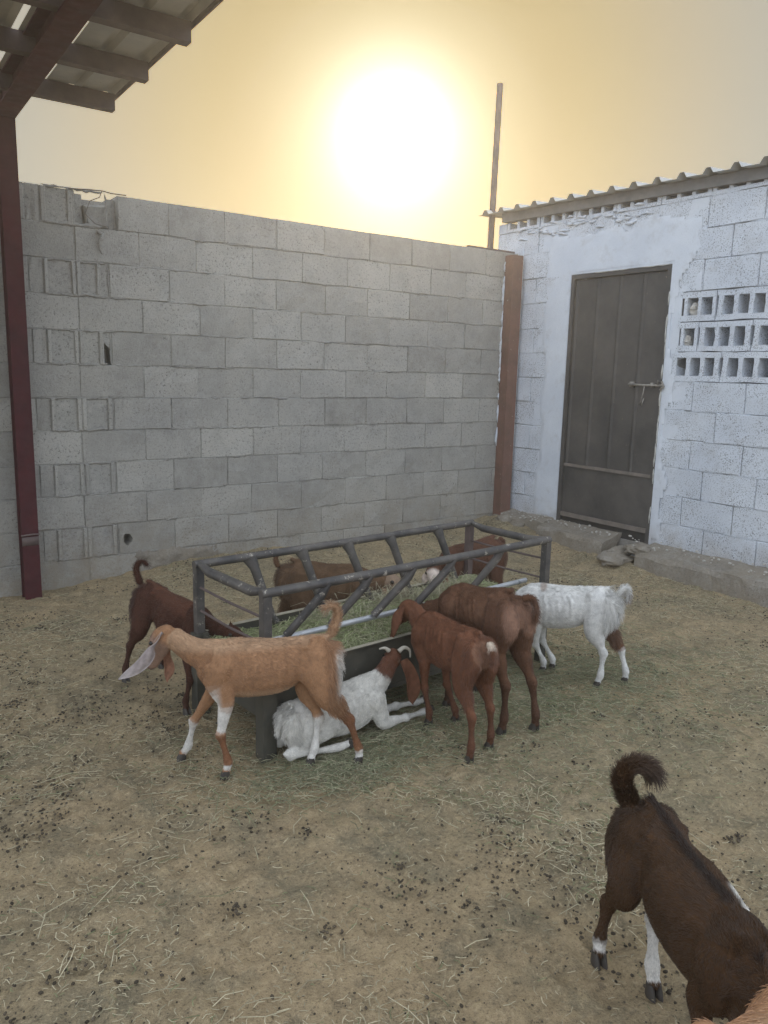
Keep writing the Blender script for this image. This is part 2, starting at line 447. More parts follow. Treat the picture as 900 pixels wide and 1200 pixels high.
JM = 0.0045                                                       # joint width
wall = thing("block_wall", "long unpainted grey concrete block wall closing the back of the yard", "wall", (1.0, 0, 0))
def put_back(u, z, pr): return ((u - 1.0, -pr + random.gauss(0, .0014), z), (0, 0, random.gauss(0, .003)))
TOP = 2.5
XL, XRT = -2.2, 3.19
smears = MB()
def blob_strip(mb, p0, p1, r, seg=7, n=6, squash=0.5, yoff=0.0):
    """uneven squeezed-out mortar between two points on a wall (x,z), standing a few mm proud"""
    V, F = [], []
    for i in range(seg + 1):
        t = i / seg
        x = p0[0] + (p1[0] - p0[0]) * t; z = p0[1] + (p1[1] - p0[1]) * t
        dx, dz = p1[0] - p0[0], p1[1] - p0[1]; L = math.hypot(dx, dz) or 1; nx, nz = -dz / L, dx / L
        rr = r * random.uniform(.35, 1.3) * (0.25 if i in (0, seg) else 1); off = random.gauss(0, r * .35)
        for k in range(n):
            a = 2 * PI * k / n
            V.append((x + nx * (math.cos(a) * rr + off), yoff - math.sin(a) * rr * squash, z + nz * (math.cos(a) * rr + off)))
    for i in range(seg):
        for k in range(n): F.append((i * n + k, i * n + (k + 1) % n, (i + 1) * n + (k + 1) % n, (i + 1) * n + k))
    F.append(tuple(range(n))); F.append(tuple(seg * n + k for k in range(n))[::-1])
    mb.add(V, F)
for r in range(12):
    z1 = TOP - r * PITCH_Z - JM / 2; z0 = TOP - (r + 1) * PITCH_Z + JM / 2
    if r == 0: z1 = TOP
    odd = (r % 2 == 0)                                            # rows with joints on whole steps and open ends on the left
    joints = [i * 0.4 + (0 if odd else -0.2) + random.gauss(0, .006) for i in range(-5 if not odd else -1, 9)]
    joints = [j for j in joints if j < XRT - 0.06] + [XRT]
    if odd:
        joints = [j for j in joints if j > -0.45]
        joints[0] = -0.395
    else:
        joints = [j for j in joints if j > XL - .3]
        joints[0] = XL
    for a, b_ in zip(joints[:-1], joints[1:]):
        if r == 0 and a < -0.3:                                  # knocked-out block: only a stub at its right end
            block(wall, "concrete_block", -0.325, b_ - JM / 2, z0, z1, put_back, M_BLOCK)
            continue
        if r == 10 and a < -0.3:                                 # block with a knocked hole: built round the hole below
            continue
        block(wall, "concrete_block", a + JM / 2, b_ - JM / 2, z0, z1, put_back, M_BLOCK, proud=random.gauss(0, .0012))
        if random.random() < .5:
            blob_strip(smears, (a, z0 - JM / 2), (a + .4 * random.uniform(.4, 1), z0 - JM / 2 + random.gauss(0, .002)), random.uniform(.003, .006))
    if odd:
        # thin filler, two open block ends, filler
        e = [(-0.87, -0.79, 'plain'), (-0.785, -0.60, 'end'), (-0.595, -0.405, 'end')]
        for a, b_, kd in e:
            if r == 0 and kd == 'end' and a > -0.7: continue
            b2 = b_ - (0.042 if (kd == 'end' and a > -.7 and r in (2, 4)) else 0)
            block(wall, "concrete_block", a, b2, z0, z1 - (.003 if kd == 'end' else 0), put_back, M_BLOCK, kind=kd)
        for a, b_ in ((-1.275, -0.875), (-1.68, -1.28), (XL, -1.685)):
            block(wall, "concrete_block", a, b_, z0, z1, put_back, M_BLOCK)
        blob_strip(smears, (-0.80, z0), (-0.42, z0 + .004), .010, 14); blob_strip(smears, (-0.78, z1 + .002), (-0.41, z1), .008, 14)
        blob_strip(smears, (-0.598, z0), (-0.598, z1), .007, 8)
        blob_strip(smears, (-0.398, z0), (-0.402, z1), .006, 8)
# the block pierced by a fist-sized hole
def holed_block():
    z1 = TOP - 10 * PITCH_Z - JM / 2; z0 = TOP - 11 * PITCH_Z + JM / 2
    x0, x1, hx, hz, hr = -0.39, -0.004, -0.333, 0.274, 0.035
    n = 20; V, F = [], []
    for lay, y in ((0, 0.0), (1, 0.13)):
        for k in range(n):
            a = 2 * PI * k / n
            jr = hr * (1 + 0.08 * math.sin(a * 3 + 1) + random.uniform(-.10, .10)) * (1 if lay == 0 else .8)
            V.append((hx + math.cos(a) * jr * .85, y, hz + math.sin(a) * jr * 1.15))
    for k in range(n):
        a = 2 * PI * k / n; c, s = math.cos(a), math.sin(a)
        tx = min([((x1 if c > 0 else x0) - hx) / c if abs(c) > 1e-6 else 1e9, ((z1 if s > 0 else z0) - hz) / s if abs(s) > 1e-6 else 1e9])
        V.append((hx + c * tx, 0.0, hz + s * tx))
    for k in range(n):
        k2 = (k + 1) % n
        F.append((k, 2 * n + k, 2 * n + k2, k2)); F.append((k2, n + k2, n + k, k))
    m = MB().add(V, F)
        # corner fillers
    for cx, cz in ((x0, z0), (x0, z1), (x1, z0), (x1, z1)):
        pass
    m.build("concrete_block", M_BLOCK, wall, (-1.0, 0, 0))
holed_block()
# fragment leaning in the knocked-out place, mortar crumbs on its bed
fr = block_mesh("broken_block", 0.145, 0.135, 0.10, 77, M_BLOCK, .012, .006)
o = link("broken_block", fr, wall, (-0.445 - 1.0, 0.03, TOP - PITCH_Z + .075), (0.05, -0.12, 0.10))
o['label'] = "broken stub of block in the knocked-out gap at the wall top"
mort = MB()
mort.box((XL, .12, -0.4), (XRT - .002, .185, TOP - PITCH_Z - .004))
_hx = [XL, -.440, -.395, -.375, -.285, XRT - .002]
_hz = [-.4, .20, .345, TOP - 5 * PITCH_Z, TOP - 4 * PITCH_Z, TOP - 3 * PITCH_Z, TOP - 2 * PITCH_Z, TOP - PITCH_Z - .004]
for i in range(5):
    for j in range(7):
        cx, cz = (_hx[i] + _hx[i + 1]) / 2, (_hz[j] + _hz[j + 1]) / 2
        if (i == 3 and j == 1) or (i == 1 and j == 3): continue
        mort.box((_hx[i], .0065, _hz[j]), (_hx[i + 1], .1195, _hz[j + 1]))
mort.add([(-.440, .0065, TOP - 4 * PITCH_Z), (-.395, .0065, TOP - 4 * PITCH_Z), (-.440, .0065, TOP - 4 * PITCH_Z - .07), (-.395, .0065, TOP - 4 * PITCH_Z - .12), (-.440, .1195, TOP - 4 * PITCH_Z), (-.395, .1195, TOP - 4 * PITCH_Z), (-.440, .1195, TOP - 4 * PITCH_Z - .07), (-.395, .1195, TOP - 4 * PITCH_Z - .12)], [(0, 2, 3, 1), (4, 5, 7, 6), (2, 6, 7, 3), (0, 1, 5, 4)])
mort.box((XL, .0065, TOP - PITCH_Z - .0035), (-0.585, .185, TOP - .005))
mort.box((-0.325, .0065, TOP - PITCH_Z - .0035), (XRT - .002, .185, TOP - .005))
mort.box((-0.529, .075, TOP - PITCH_Z - .0035), (-0.3755, .185, TOP - .038)).box((-0.585, .06, TOP - PITCH_Z - .0035), (-0.53, .185, TOP - .012)).box((-0.375, .06, TOP - PITCH_Z - .0035), (-0.325, .185, TOP - .02))
mort.build("mortar", M_MORTAR, wall, (-1.0, 0, 0))
for k in range(120):                                               # thick lumps of mortar at random joints
    r = random.randrange(1, 12); x = random.uniform(-.9, 3.0)
    blob_strip(smears, (x, TOP - r * PITCH_Z), (x + random.uniform(.05, .22), TOP - r * PITCH_Z + random.gauss(0, .003)), random.uniform(.004, .009), 8)
so = smears.build("mortar_smear", M_MORTAR, wall, (-1.0, 0, 0), smooth=True); so['kind'] = 'stuff'
# twisted tie wire over the gap and a hooked wire hanging below it
w1 = MB().tube([(-0.62, -.01, 2.497), (-0.5, -.015, 2.508), (-0.42, -.012, 2.512), (-.36, -.01, 2.505), (-.27, -.012, 2.506)], .004, 6)
w1.tube([(-0.42, -.012, 2.515), (-0.44, -.02, 2.47), (-0.50, -.022, 2.44), (-.53, -.02, 2.36), (-.47, -.016, 2.31), (-.40, -.016, 2.30)], .003, 6)
w1.build("tie_wire", M_WIRE, wall, (-1.0, 0, 0), smooth=True)
w2 = MB().tube([(-.455, -.006, 2.265), (-.43, -.03, 2.25), (-.44, -.035, 2.23), (-.452, -.03, 2.19), (-.45, -.02, 2.16), (-.44, -.03, 2.13)], [.012, .009, .012, .013, .008, .004], 7)
w2.build("cement_drip", M_MORTAR, wall, (-1.0, 0, 0), smooth=True)
# rough cement splash at the foot of the wall
def rough_patch(name, parent, loc, pts_fn, mat, nx=36, ny=14):
    V, F = [], []
    for j in range(ny + 1):
        for i in range(nx + 1):
            V.append(pts_fn(i / nx, j / ny))
    for j in range(ny):
        for i in range(nx):
            a = j * (nx + 1) + i; F.append((a, a + 1, a + nx + 2, a + nx + 1))
    return link(name, mesh_from(name, V, F, [mat], True), parent, loc)
def splash(s, t):
    x = -0.30 + s * 0.62; z = -0.02 + t * 0.21
    edge = min(s, 1 - s) * 6; e = min(1, edge, (1 - t) * 4 + .0)
    e = e + 0.35 * float(fbm(np.array(x * 12.0), np.array(z * 12.0)))
    y = 0.012 - 0.034 * max(-.2, min(1, e)) - .010 * float(vnoise(np.array(x * 60.), np.array(z * 60.))) - .02 * (1 - t)
    return (x, y, z)
rough_patch("cement_splash", wall, (-1.0, 0, 0), splash, M_RUBBLE)

# ================================================================== BUILDING
XB = 3.184
bld = thing("block_building", "small white painted block outbuilding with dark steel door and corrugated roof", "building", (XB, -1.1, 0))
ZT = 2.694
def bpt(x, y, z): return (x - XB, y + 1.1, z)
def put_right(u, z, pr):                                          # u is -y
    return (bpt(XB - pr + random.gauss(0, .0014), -u, z), (0, 0, -PI / 2 + random.gauss(0, .003)))
VY0, VY1 = 1.705, 3.05                                            # vent rows (in -y)
DY0, DY1, DZ0, DZ1 = 0.646, 1.602, 0.17, 2.265
PL0, PL1 = 0.36, 1.66                                            # plastered band round the door
offs = [0.0, .2, .0, .12, .0, .2, .0, .2, .03, .15, .0, .2, .0]
for r in range(-1, 13):
    z1 = ZT - r * PITCH_Z - JM / 2; z0 = ZT - (r + 1) * PITCH_Z + JM / 2
    if r == -1: z1 = z0 + .075
    if z1 < 0: continue
    vent = r in (3, 4, 5)
    base = 1.86 + offs[r % 13] + random.gauss(0, .004)
    js = [base + k * .405 for k in range(-6, 5)]
    js = [j for j in js if -0.27 < j < 3.3]; js = [-0.27] + js if js[0] > -0.2 else js
    for a, b_ in zip(js[:-1], js[1:]):
        a2, b2 = a + JM / 2, b_ - JM / 2
        z0b = z0
        if a2 > PL0 - .02 and b2 < PL1 + .05 and 1 <= r < 12: continue         # wholly under the plaster or in the doorway
        if vent and b2 > VY0:
            continue
        segs = [(a2, b2)]
        if z0 < DZ1:
            segs = []
            if a2 < PL0 + .1: segs.append((a2, min(b2, DY0 - .03)))
            if b2 > DY1: segs.append((max(a2, DY1 + .02), b2))
            if vent: segs = [(s0, min(s1, VY0)) for s0, s1 in segs if s0 < VY0 - .02]
        for s0, s1 in segs:
            if s1 - s0 > .02:
                if r == -1:
                    # open cores of the top course show under the roof
                    m = MB(); w = s1 - s0; m.box((-w / 2, 0, -.0375), (w / 2, .19, -.012))
                    for q in range(4):
                        cx = -w / 2 + .018 + q * (w - .036) / 3
                        m.box((cx - .016, .001, -.0118), (cx + .016, .189, .045))
                    loc, rot = put_right((s0 + s1) / 2, z0 + .0375, 0)
                    m.build("concrete_block", M_WBLOCK, bld, loc, rot)
                else:
                    block(bld, "concrete_block", s0, s1, z0b, z1, put_right, M_WBLOCK, proud=random.gauss(0, .001))
# ventilation blocks with their cores turned outward
def vent_mesh(name, w, h):
    m = MB(); cw, ch = 0.083, 0.128; bar = (h - ch) / 2
    j = lambda s=.0025: random.gauss(0, s)
    def bar_box(x0, x1, z0, z1, y0=0.0, n=4):
        # front edge wavers a little
        V, F = [], []
        for i in range(n + 1):
            x = x0 + (x1 - x0) * i / n; jj = j(.002); j2 = j(.0025)
            V += [(x, y0 + jj, z0 + j2), (x, y0 + jj, z1 + j(.0025)), (x, .19, z1), (x, .19, z0)]
        for i in range(n):
            a = i * 4
            for k in range(4): F.append((a + k, a + (k + 1) % 4, a + 4 + (k + 1) % 4, a + 4 + k))
        F.append((3, 2, 1, 0)); F.append((n * 4, n * 4 + 1, n * 4 + 2, n * 4 + 3)); m.add(V, [f[::-1] for f in F])
    bar_box(-w / 2, w / 2, -h / 2, -h / 2 + bar); bar_box(-w / 2, w / 2, h / 2 - bar, h / 2)
    pitch = 0.112
    for q in range(4):
        cx = (q - 1.5) * pitch
        half = (pitch - cw) / 2
        x0, x1 = cx - half, cx + half
        if q == 0: x0 = cx - half - .004
        if q == 3: x1 = cx + half + .004
        V, F = [], []
        for i in range(5):
            z = -h / 2 + bar - .004 + (ch + .008) * i / 4; p = .004 * abs(i - 2) / 2; jj = j(.0015)
            V += [(x0 - p + jj, .0015, z), (x1 + p + jj, .0015, z), (x1, .185, z), (x0, .185, z)]
        for i in range(4):
            a = i * 4
            for k in range(4): F.append((a + k, a + (k + 1) % 4, a + 4 + (k + 1) % 4, a + 4 + k))
        m.add(V, F)
    return mesh_from(name, m.V, m.F, [M_WBLOCK])
VM = [vent_mesh("vent_block", .399, PITCH_Z - .006) for _ in range(3)]
for r, j0 in ((3, 1.98), (4, 1.86), (5, 2.06)):
    zc = ZT - (r + .5) * PITCH_Z
    for k in range(-1, 4):
        u = j0 + (k + .5) * .405
        if u - .2 < VY0 - .06:
            # cut-down block beside the plaster: keep only the cores clear of it
            m = MB(); h = PITCH_Z - .006; u0 = VY0 - .015; u1 = j0 - .003; w = u1 - u0
            if w < .05: continue
            m.box((-w / 2, 0, h / 2 - .042), (w / 2, .19, h / 2)).box((-w / 2, 0, -h / 2), (w / 2, .19, -h / 2 + .042))
            x = w / 2 - .012
            while x > -w / 2 - .02:
                m.box((max(x - .014, -w / 2), .001, -h / 2 + .0415), (x + .011, .189, h / 2 - .0415)); x -= .112
            loc, rot = put_right((u0 + u1) / 2, zc, 0); m.build("vent_block", M_WBLOCK, bld, loc, rot)
            continue
        if u + .2 > VY1 + .1: break
        loc, rot = put_right(u, zc, 0); link("vent_block", random.choice(VM), bld, loc, rot)
# core of the wall behind the blocks, with the doorway and the vent rows left open
def slab(mb, x0, x1, ys, zs, holes):
    for a, b_ in zip(ys[:-1], ys[1:]):
        for c, d in zip(zs[:-1], zs[1:]):
            if any(h[0] <= (a + b_) / 2 <= h[1] and h[2] <= (c + d) / 2 <= h[3] for h in holes): continue
            mb.box((x0, -b_, c), (x1, -a, d))
mm = MB()
VZ0, VZ1 = ZT - 6 * PITCH_Z, ZT - 3 * PITCH_Z
slab(mm, XB + .011, XB + .185, [-.265, DY0 - .01, DY1 + .01, VY0, VY1, 5.2], [-0.3, DZ0, VZ0, VZ1, DZ1, ZT + .004],
     [(DY0 - .01, DY1 + .01, DZ0, DZ1), (VY0, VY1, VZ0, VZ1)])
mm.build("mortar", M_BMORT, bld, bpt(0, 0, 0))
bk = MB()
bk.box((XB + .003, -1.80, .12), (XB + .0108, -DY1 + .004, VZ0 - .004)).box((XB + .003, -VY0 - .002, VZ0 - .003), (XB + .0108, -DY1 + .004, VZ1 + .003)).box((XB + .003, -1.85, VZ1 + .004), (XB + .0108, -DY1 + .004, DZ1))
bk.box((XB + .003, -DY0 - .004, .12), (XB + .0108, -.30, DZ1)).box((XB + .003, -1.85, DZ1 + .001), (XB + .0108, -.30, ZT - .002))
bk.build("undercoat", M_PLASTER, bld, bpt(0, 0, 0))
fj = MB()
for r in range(0, 12):
    z = ZT - r * PITCH_Z
    u = 0.05
    while u < 3.2:
        Lf = random.uniform(.06, .30)
        if random.random() < .62 and not (DY0 - .05 < u + Lf / 2 < 1.66 and z < 2.6) and not (u + Lf > VY0 - .1 and 2 < r < 7):
            V, F = [], []
            seg = 6
            for i in range(seg + 1):
                q = i / seg; rr = .0035 * (0.3 if i in (0, seg) else random.uniform(.7, 1.3))
                for k in range(5):
                    a = 2 * PI * k / 5
                    V.append((XB + .001 - math.sin(a) * rr * .5, -(u + Lf * q), z + math.cos(a) * rr))
            for i in range(seg):
                for k in range(5): F.append((i * 5 + k, i * 5 + (k + 1) % 5, (i + 1) * 5 + (k + 1) % 5, (i + 1) * 5 + k))
            F.append(tuple(range(5))[::-1]); F.append(tuple(seg * 5 + k for k in range(5)))
            fj.add(V, F)
        u += Lf + random.uniform(.0, .05)
o = fj.build("painted_joint", M_WBLOCK, bld, bpt(0, 0, 0), smooth=True); o['kind'] = 'stuff'
# the rest of the shell (plain rendered walls, coloured dark to stand for the shade inside)
sh = MB()
sh.box((XB + .19, .09, -.3), (XB + 3.2, .268, ZT + .02)).box((XB + 3.2, -5.2, -.3), (XB + 3.4, .268, ZT + .02)).box((XB + .19, -5.4, -.3), (XB + 3.2, -5.2, ZT + .02))
sh.build("rear_wall", M_DARKIN, bld, bpt(0, 0, 0))
MB().box((XB, -5.2, -.2), (XB + .0105, -3.28, ZT + .06)).build("plain_wall_face", M_WBLOCK, bld, bpt(0, 0, 0))

# plaster skin round the door, ragged outer edge, a few mm proud
def plaster():
    nu, nz = 70, 110
    U0, U1, Z0, Z1 = 0.24, 1.86, .16, 2.68
    us = np.linspace(U0, U1, nu); zs = np.linspace(Z0, Z1, nz)
    UU, ZZ = np.meshgrid(us, zs)
    n = fbm(UU * 5, ZZ * 5, 3.0, 4); n2 = fbm(UU * 22, ZZ * 22, 1.0, 3)
    lft = 0.37 + 0.03 * n[:, :]; rgt = 1.70 + 0.05 * fbm(ZZ * 3, UU * 0, 2.0, 3) + .02 * n2
    rgt = np.where(ZZ > 2.1, rgt + 0.10 * sstep(2.1, 2.35, ZZ), rgt)
    rgt = np.where((ZZ > VZ0 - .02) & (ZZ < VZ1 + .01), np.minimum(rgt, 1.70 + .006 * n2), rgt)
    top = 2.60 + 0.05 * n
    bot = 0.20 + 0.05 * fbm(UU * 4, ZZ * 0, 6.0, 3)
    d = np.minimum.reduce([UU - lft, rgt - UU, top - ZZ, ZZ - bot])
    thick = np.clip(d / 0.03, 0, 1) * 0.010
    X = XB - thick - 0.0015 * n2 - .002 * n + .003
    inside = d > 0.0
    door = (UU > DY0 - .004) & (UU < DY1 + .004) & (ZZ < DZ1 + .004)
    V, F = [], []; idx = -np.ones(UU.shape, int)
    def vid(j, i):
        if idx[j, i] < 0:
            idx[j, i] = len(V); V.append(bpt(X[j, i], -UU[j, i], ZZ[j, i]))
        return idx[j, i]
    for j in range(nz - 1):
        for i in range(nu - 1):
            if inside[j, i] and inside[j + 1, i + 1] and inside[j, i + 1] and inside[j + 1, i] and not (door[j, i] or door[j + 1, i] or door[j, i + 1] or door[j + 1, i + 1]):
                F.append((vid(j, i), vid(j + 1, i), vid(j + 1, i + 1), vid(j, i + 1)))
    link("plaster", mesh_from("plaster", V, F, [M_PLASTER], True), bld)
plaster()
# returns of the doorway
rv = MB()
for y0, y1 in ((-DY0 + .002, -DY0 + .026), (-DY1 - .026, -DY1 - .002)):
    rv.box((XB - .004, y0, DZ0), (XB + .19, y1, DZ1 + .02))
rv.box((XB - .0045, -DY1 - .026, DZ1 + .004), (XB + .19, -DY0 + .026, DZ1 + .03))
rv.build("door_reveal", M_PLASTER, bld, bpt(0, 0, 0))

# door: frame, four pressed upper panels, kick panel, bolt, hasp
door = MB()
for y0, y1 in ((-DY0 - .035, -DY0), (-DY1, -DY1 + .035)):
    door.box((XB - .002, y0, DZ0 + .0), (XB + .04, y1, DZ1))
door.box((XB - .003, -DY1 + .0352, DZ1 - .035), (XB + .04, -DY0 - .0352, DZ1))
dob = door.build("door", M_DOOR, bld, bpt(0, 0, 0))
dob['label'] = "dark grey steel door with pressed panels and a sliding bolt"
def leaf(name, u0, u1, z0, z1, x, nrib):
    """pressed sheet with shallow vertical V folds"""
    V, F = [], []; prof = [(u0, 0)]
    for k in range(nrib):
        c = u0 + (u1 - u0) * (k + 1) / (nrib + 1)
        prof += [(c - .022, 0), (c - .008, .012), (c + .008, .012), (c + .022, 0)]
    prof += [(u1, 0)]
    for (u, p) in prof:
        for z in (z0, z1): V.append(bpt(x - p, -u, z))
    for i in range(len(prof) - 1): F.append((2 * i, 2 * i + 1, 2 * i + 3, 2 * i + 2))
    return link(name, mesh_from(name, V, F, [M_DOOR]), dob, (-(XB - XB), 0, 0))
for o_ in ():
    pass
# the door object sits at the building's base, so its children take the same offset
def dchild(o): o.location = (0, 0, 0); return o
dob.location = (0, 0, 0)
dob.data.transform(Matrix.Translation(bpt(0, 0, 0)))
W0, W1 = DY0 + .037, DY1 - .037; KZ = 0.70
ribs = [W0 + (W1 - W0) * k / 4 for k in range(5)]
for k in range(4):
    u0, u1 = ribs[k], ribs[k + 1]
    V = []; prof = [(u0, .0), (u0 + .010, .010), (u0 + .018, 0.010), (u0 + .034, 0.0), (u1 - .012, 0.0), (u1, .002)]
    for (u, p) in prof:
        for z in (KZ + .004, DZ1 - .04):
            V.append(bpt(XB + .022 - p, -u, z))
    F = [(2 * i, 2 * i + 1, 2 * i + 3, 2 * i + 2) for i in range(len(prof) - 1)]
    link("door_panel", mesh_from("door_panel", V, F, [M_DOOR]), dob)
MB().box((XB + .020, -W1, DZ0 + .12), (XB + .03, -W0, KZ - .004)).build("kick_panel", M_DOOR, dob, bpt(0, 0, 0))
st = MB().box((XB + .006, -W1, KZ - .012), (XB + .03, -W0, KZ + .012)).box((XB + .004, -W1, DZ0 + .085), (XB + .03, -W0, DZ0 + .12))
st.build("cross_rail", mat_metal("worn_rail", (0.16, 0.14, 0.12), (0.24, 0.20, 0.17), 10, 0.6), dob, bpt(0, 0, 0))
MB().box((XB + .024, -W1, DZ0), (XB + .035, -W0, DZ0 + .084)).build("bottom_gap_shade", M_DARKIN, dob, bpt(0, 0, 0))  # dark sheet put in for the shade under the door
bo = MB().tube([(XB - .004, -1.30, 1.395), (XB - .010, -1.45, 1.390), (XB - .010, -1.625, 1.392)], .009, 8)
bo.tube([(XB - .012, -1.575, 1.40), (XB - .030, -1.585, 1.425), (XB - .03, -1.62, 1.42), (XB - .018, -1.63, 1.385), (XB - .02, -1.60, 1.36)], .008, 7)
bo.tube([(XB - .012, -1.455, 1.385), (XB - .02, -1.455, 1.34), (XB - .018, -1.44, 1.275), (XB - .016, -1.425, 1.24), (XB - .018, -1.445, 1.235), (XB - .018, -1.462, 1.29)], .0045, 6)
bo.box((XB - .006, -1.34, 1.375), (XB + .02, -1.31, 1.415)).box((XB - .006, -1.52, 1.375), (XB + .02, -1.50, 1.412))
bo.build("bolt", mat_metal("worn_bolt", (0.22, 0.20, 0.17), (0.40, 0.37, 0.33), 30, .5, .3), dob, bpt(0, 0, 0), smooth=True)
# chipped paint and cement along the frame edge
ch = MB()
for k in range(26):
    z = random.uniform(.25, 2.1); u = DY1 - .004 + random.uniform(-.004, .006); L = random.uniform(.03, .16)
    ch.tube([(XB - .007, -u, z), (XB - .009, -u - .001, z + L * .5), (XB - .007, -u, z + L)], [.002, .004 + random.random() * .003, .002], 5)
for k in range(9):
    u = random.uniform(DY0 + .1, DY1 - .1); L = random.uniform(.04, .14)
    ch.tube([(XB - .007, -u, DZ1 + .001), (XB - .009, -u - L / 2, DZ1 - .002), (XB - .007, -u - L, DZ1)], [.002, .004, .002], 5)
co_ = ch.build("cement_edge", mat_plain("pale_cement", (0.55, 0.54, 0.5), .9, .1), dob, bpt(0, 0, 0), smooth=True); co_['kind'] = 'stuff'

# roof: corrugated sheet, steel eave beam
def corrugated(name, u0, u1, x0, x1, z_of, pitch, rib, mat, parent, off, along='y', th=.0015):
    V = []; prof = []
    u = u0
    while u < u1:
        prof += [(u, 0), (u + pitch * .30, 0), (u + pitch * .42, rib), (u + pitch * .58, rib), (u + pitch * .70, 0)]
        u += pitch
    prof.append((u, 0))
    n = len(prof)
    for lay in (0, 1):
        for (a, p) in prof:
            for b_ in (x0, x1):
                z = z_of(a, b_) + p - lay * th
                V.append((b_, a, z) if along == 'y' else (a, b_, z))
    F = []
    for i in range(n - 1):
        F.append((2 * i, 2 * i + 1, 2 * i + 3, 2 * i + 2)); c = 2 * n
        F.append((c + 2 * i + 2, c + 2 * i + 3, c + 2 * i + 1, c + 2 * i))
        F.append((2 * i, 2 * i + 2, c + 2 * i + 2, c + 2 * i)); F.append((2 * i + 3, 2 * i + 1, c + 2 * i + 1, c + 2 * i + 3))
    me = mesh_from(name, V, F, [mat]); return link(name, me, parent, off)
corrugated("roof_sheet", -5.45, 0.30, XB - .115, XB + 3.5, lambda a, b_: 2.867 + .0235 * a + 0.045 * (b_ - XB), .203, .038, M_SHEET, bld, bpt(0, 0, 0))
eb = MB()
V = [(XB - .03, .20, 2.79), (XB + .06, .20, 2.79), (XB + .06, .20, 2.869), (XB - .03, .20, 2.866), (XB - .03, -5.3, 2.665), (XB + .06, -5.3, 2.665), (XB + .06, -5.3, 2.739), (XB - .03, -5.3, 2.736)]
eb.add(V, [(0, 1, 2, 3), (7, 6, 5, 4), (0, 4, 5, 1), (1, 5, 6, 2), (2, 6, 7, 3), (3, 7, 4, 0)])
eb.build("eave_beam", mat_metal("grey_eave_steel", (0.15, 0.145, 0.14), (0.22, 0.21, 0.20), 8, .6), bld, bpt(0, 0, 0))
# mortar daubs under the eave
db = MB()
for k in range(40):
    u = random.uniform(-.05, 1.3); z = random.uniform(2.60, 2.735)
    L = random.uniform(.03, .12)
    db.tube([(XB - .002, -u, z), (XB - .012, -u - L / 2, z + random.gauss(0, .006)), (XB - .002, -u - L, z + random.gauss(0, .01))], [.004, random.uniform(.008, .016), .004], 6)
do_ = db.build("mortar_daub", M_PLASTER, bld, bpt(0, 0, 0), smooth=True); do_['kind'] = 'stuff'
# crumpled bags stuffed in two of the vents
for (u, z, s) in ((1.79, 1.945, 1.0), (1.755, 1.725, .8)):
    m = MB(); n = 9
    V, F = [], []
    for j in range(7):
        for i in range(n):
            a = 2 * PI * i / n; t = j / 6; rr = (.012 + .026 * math.sin(PI * min(1, t * .8 + .15))) * random.uniform(.75, 1.2) * s
            V.append((.05 + math.sin(a) * rr * 1.3, math.cos(a) * rr, -.05 * s + t * .09 * s))
    for j in range(6):
        for i in range(n): F.append((j * n + i, j * n + (i + 1) % n, (j + 1) * n + (i + 1) % n, (j + 1) * n + i))
    F.append(tuple(range(n))[::-1]); F.append(tuple(6 * n + k for k in range(n)))
    o = m.add(V, F).build("crumpled_bag", M_BAG, None, (XB, -u, z))
    tag(o, "crumpled pale bag stuffed into the first opening of the %s vent row" % ("top" if s == 1.0 else "middle"), "plastic bag")

# footing ledge along the building
foot = thing("concrete_footing", "low rough concrete ledge along the foot of the white building", "ledge", (3.0, -1.8, 0))
def ledge(name, y0, y1, x0, ztop, mat, n=60):
    """rough ledge: front face, rounded broken edge, top"""
    ss = [(-.012, -.15), (-.006, .02), (0, ztop - .03), (.012, ztop - .006), (.04, ztop + .003), (.10, ztop + .010), (.19, ztop + .035), (.26, ztop + .05)]
    V, F = [], []
    for i in range(n + 1):
        y = y0 + (y1 - y0) * i / n
        for k, (dx, z) in enumerate(ss):
            jx = .010 * float(fbm(np.array(y * 7.0), np.array(k * .7), 1.0, 3)); jz = .007 * float(fbm(np.array(y * 9.0), np.array(k * .9), 5.0, 3))
            if k in (2, 3): jz *= 2; jx *= 1.4
            if z < 0: jz = 0
            V.append((x0 + dx + jx - 3.0, y + 1.8, z + jz))
    m = len(ss)
    for i in range(n):
        for k in range(m - 1): F.append((i * m + k, i * m + k + 1, (i + 1) * m + k + 1, (i + 1) * m + k))
    F.append(tuple(range(m))[::-1]); F.append(tuple(n * m + k for k in range(m)))
    return link(name, mesh_from(name, V, F, [mat], False), foot)
ledge("ledge_slab", -5.2, -1.66, 2.945, .155, M_RUBBLE, 150)
ledge("ledge_slab", -1.33, -0.62, 2.965, .165, M_RUBBLE, 40)
ledge("ledge_slab", -0.62, -0.02, 3.03, .19, M_RUBBLE, 30)
def lump(name, parent, c, r, seed, mat, sq=(1, 1, .5), det=2):
    bm_v, bm_f = ico(det)
    v = np.array(bm_v); n = fbm(v[:, 0] * 1.6 + seed, v[:, 1] * 1.6, v[:, 2] * 1.6, 3)
    v = v * (1 + .32 * n[:, None]) * r * np.array(sq)
    return link(name, mesh_from(name, v, bm_f, [mat], False), parent, c)
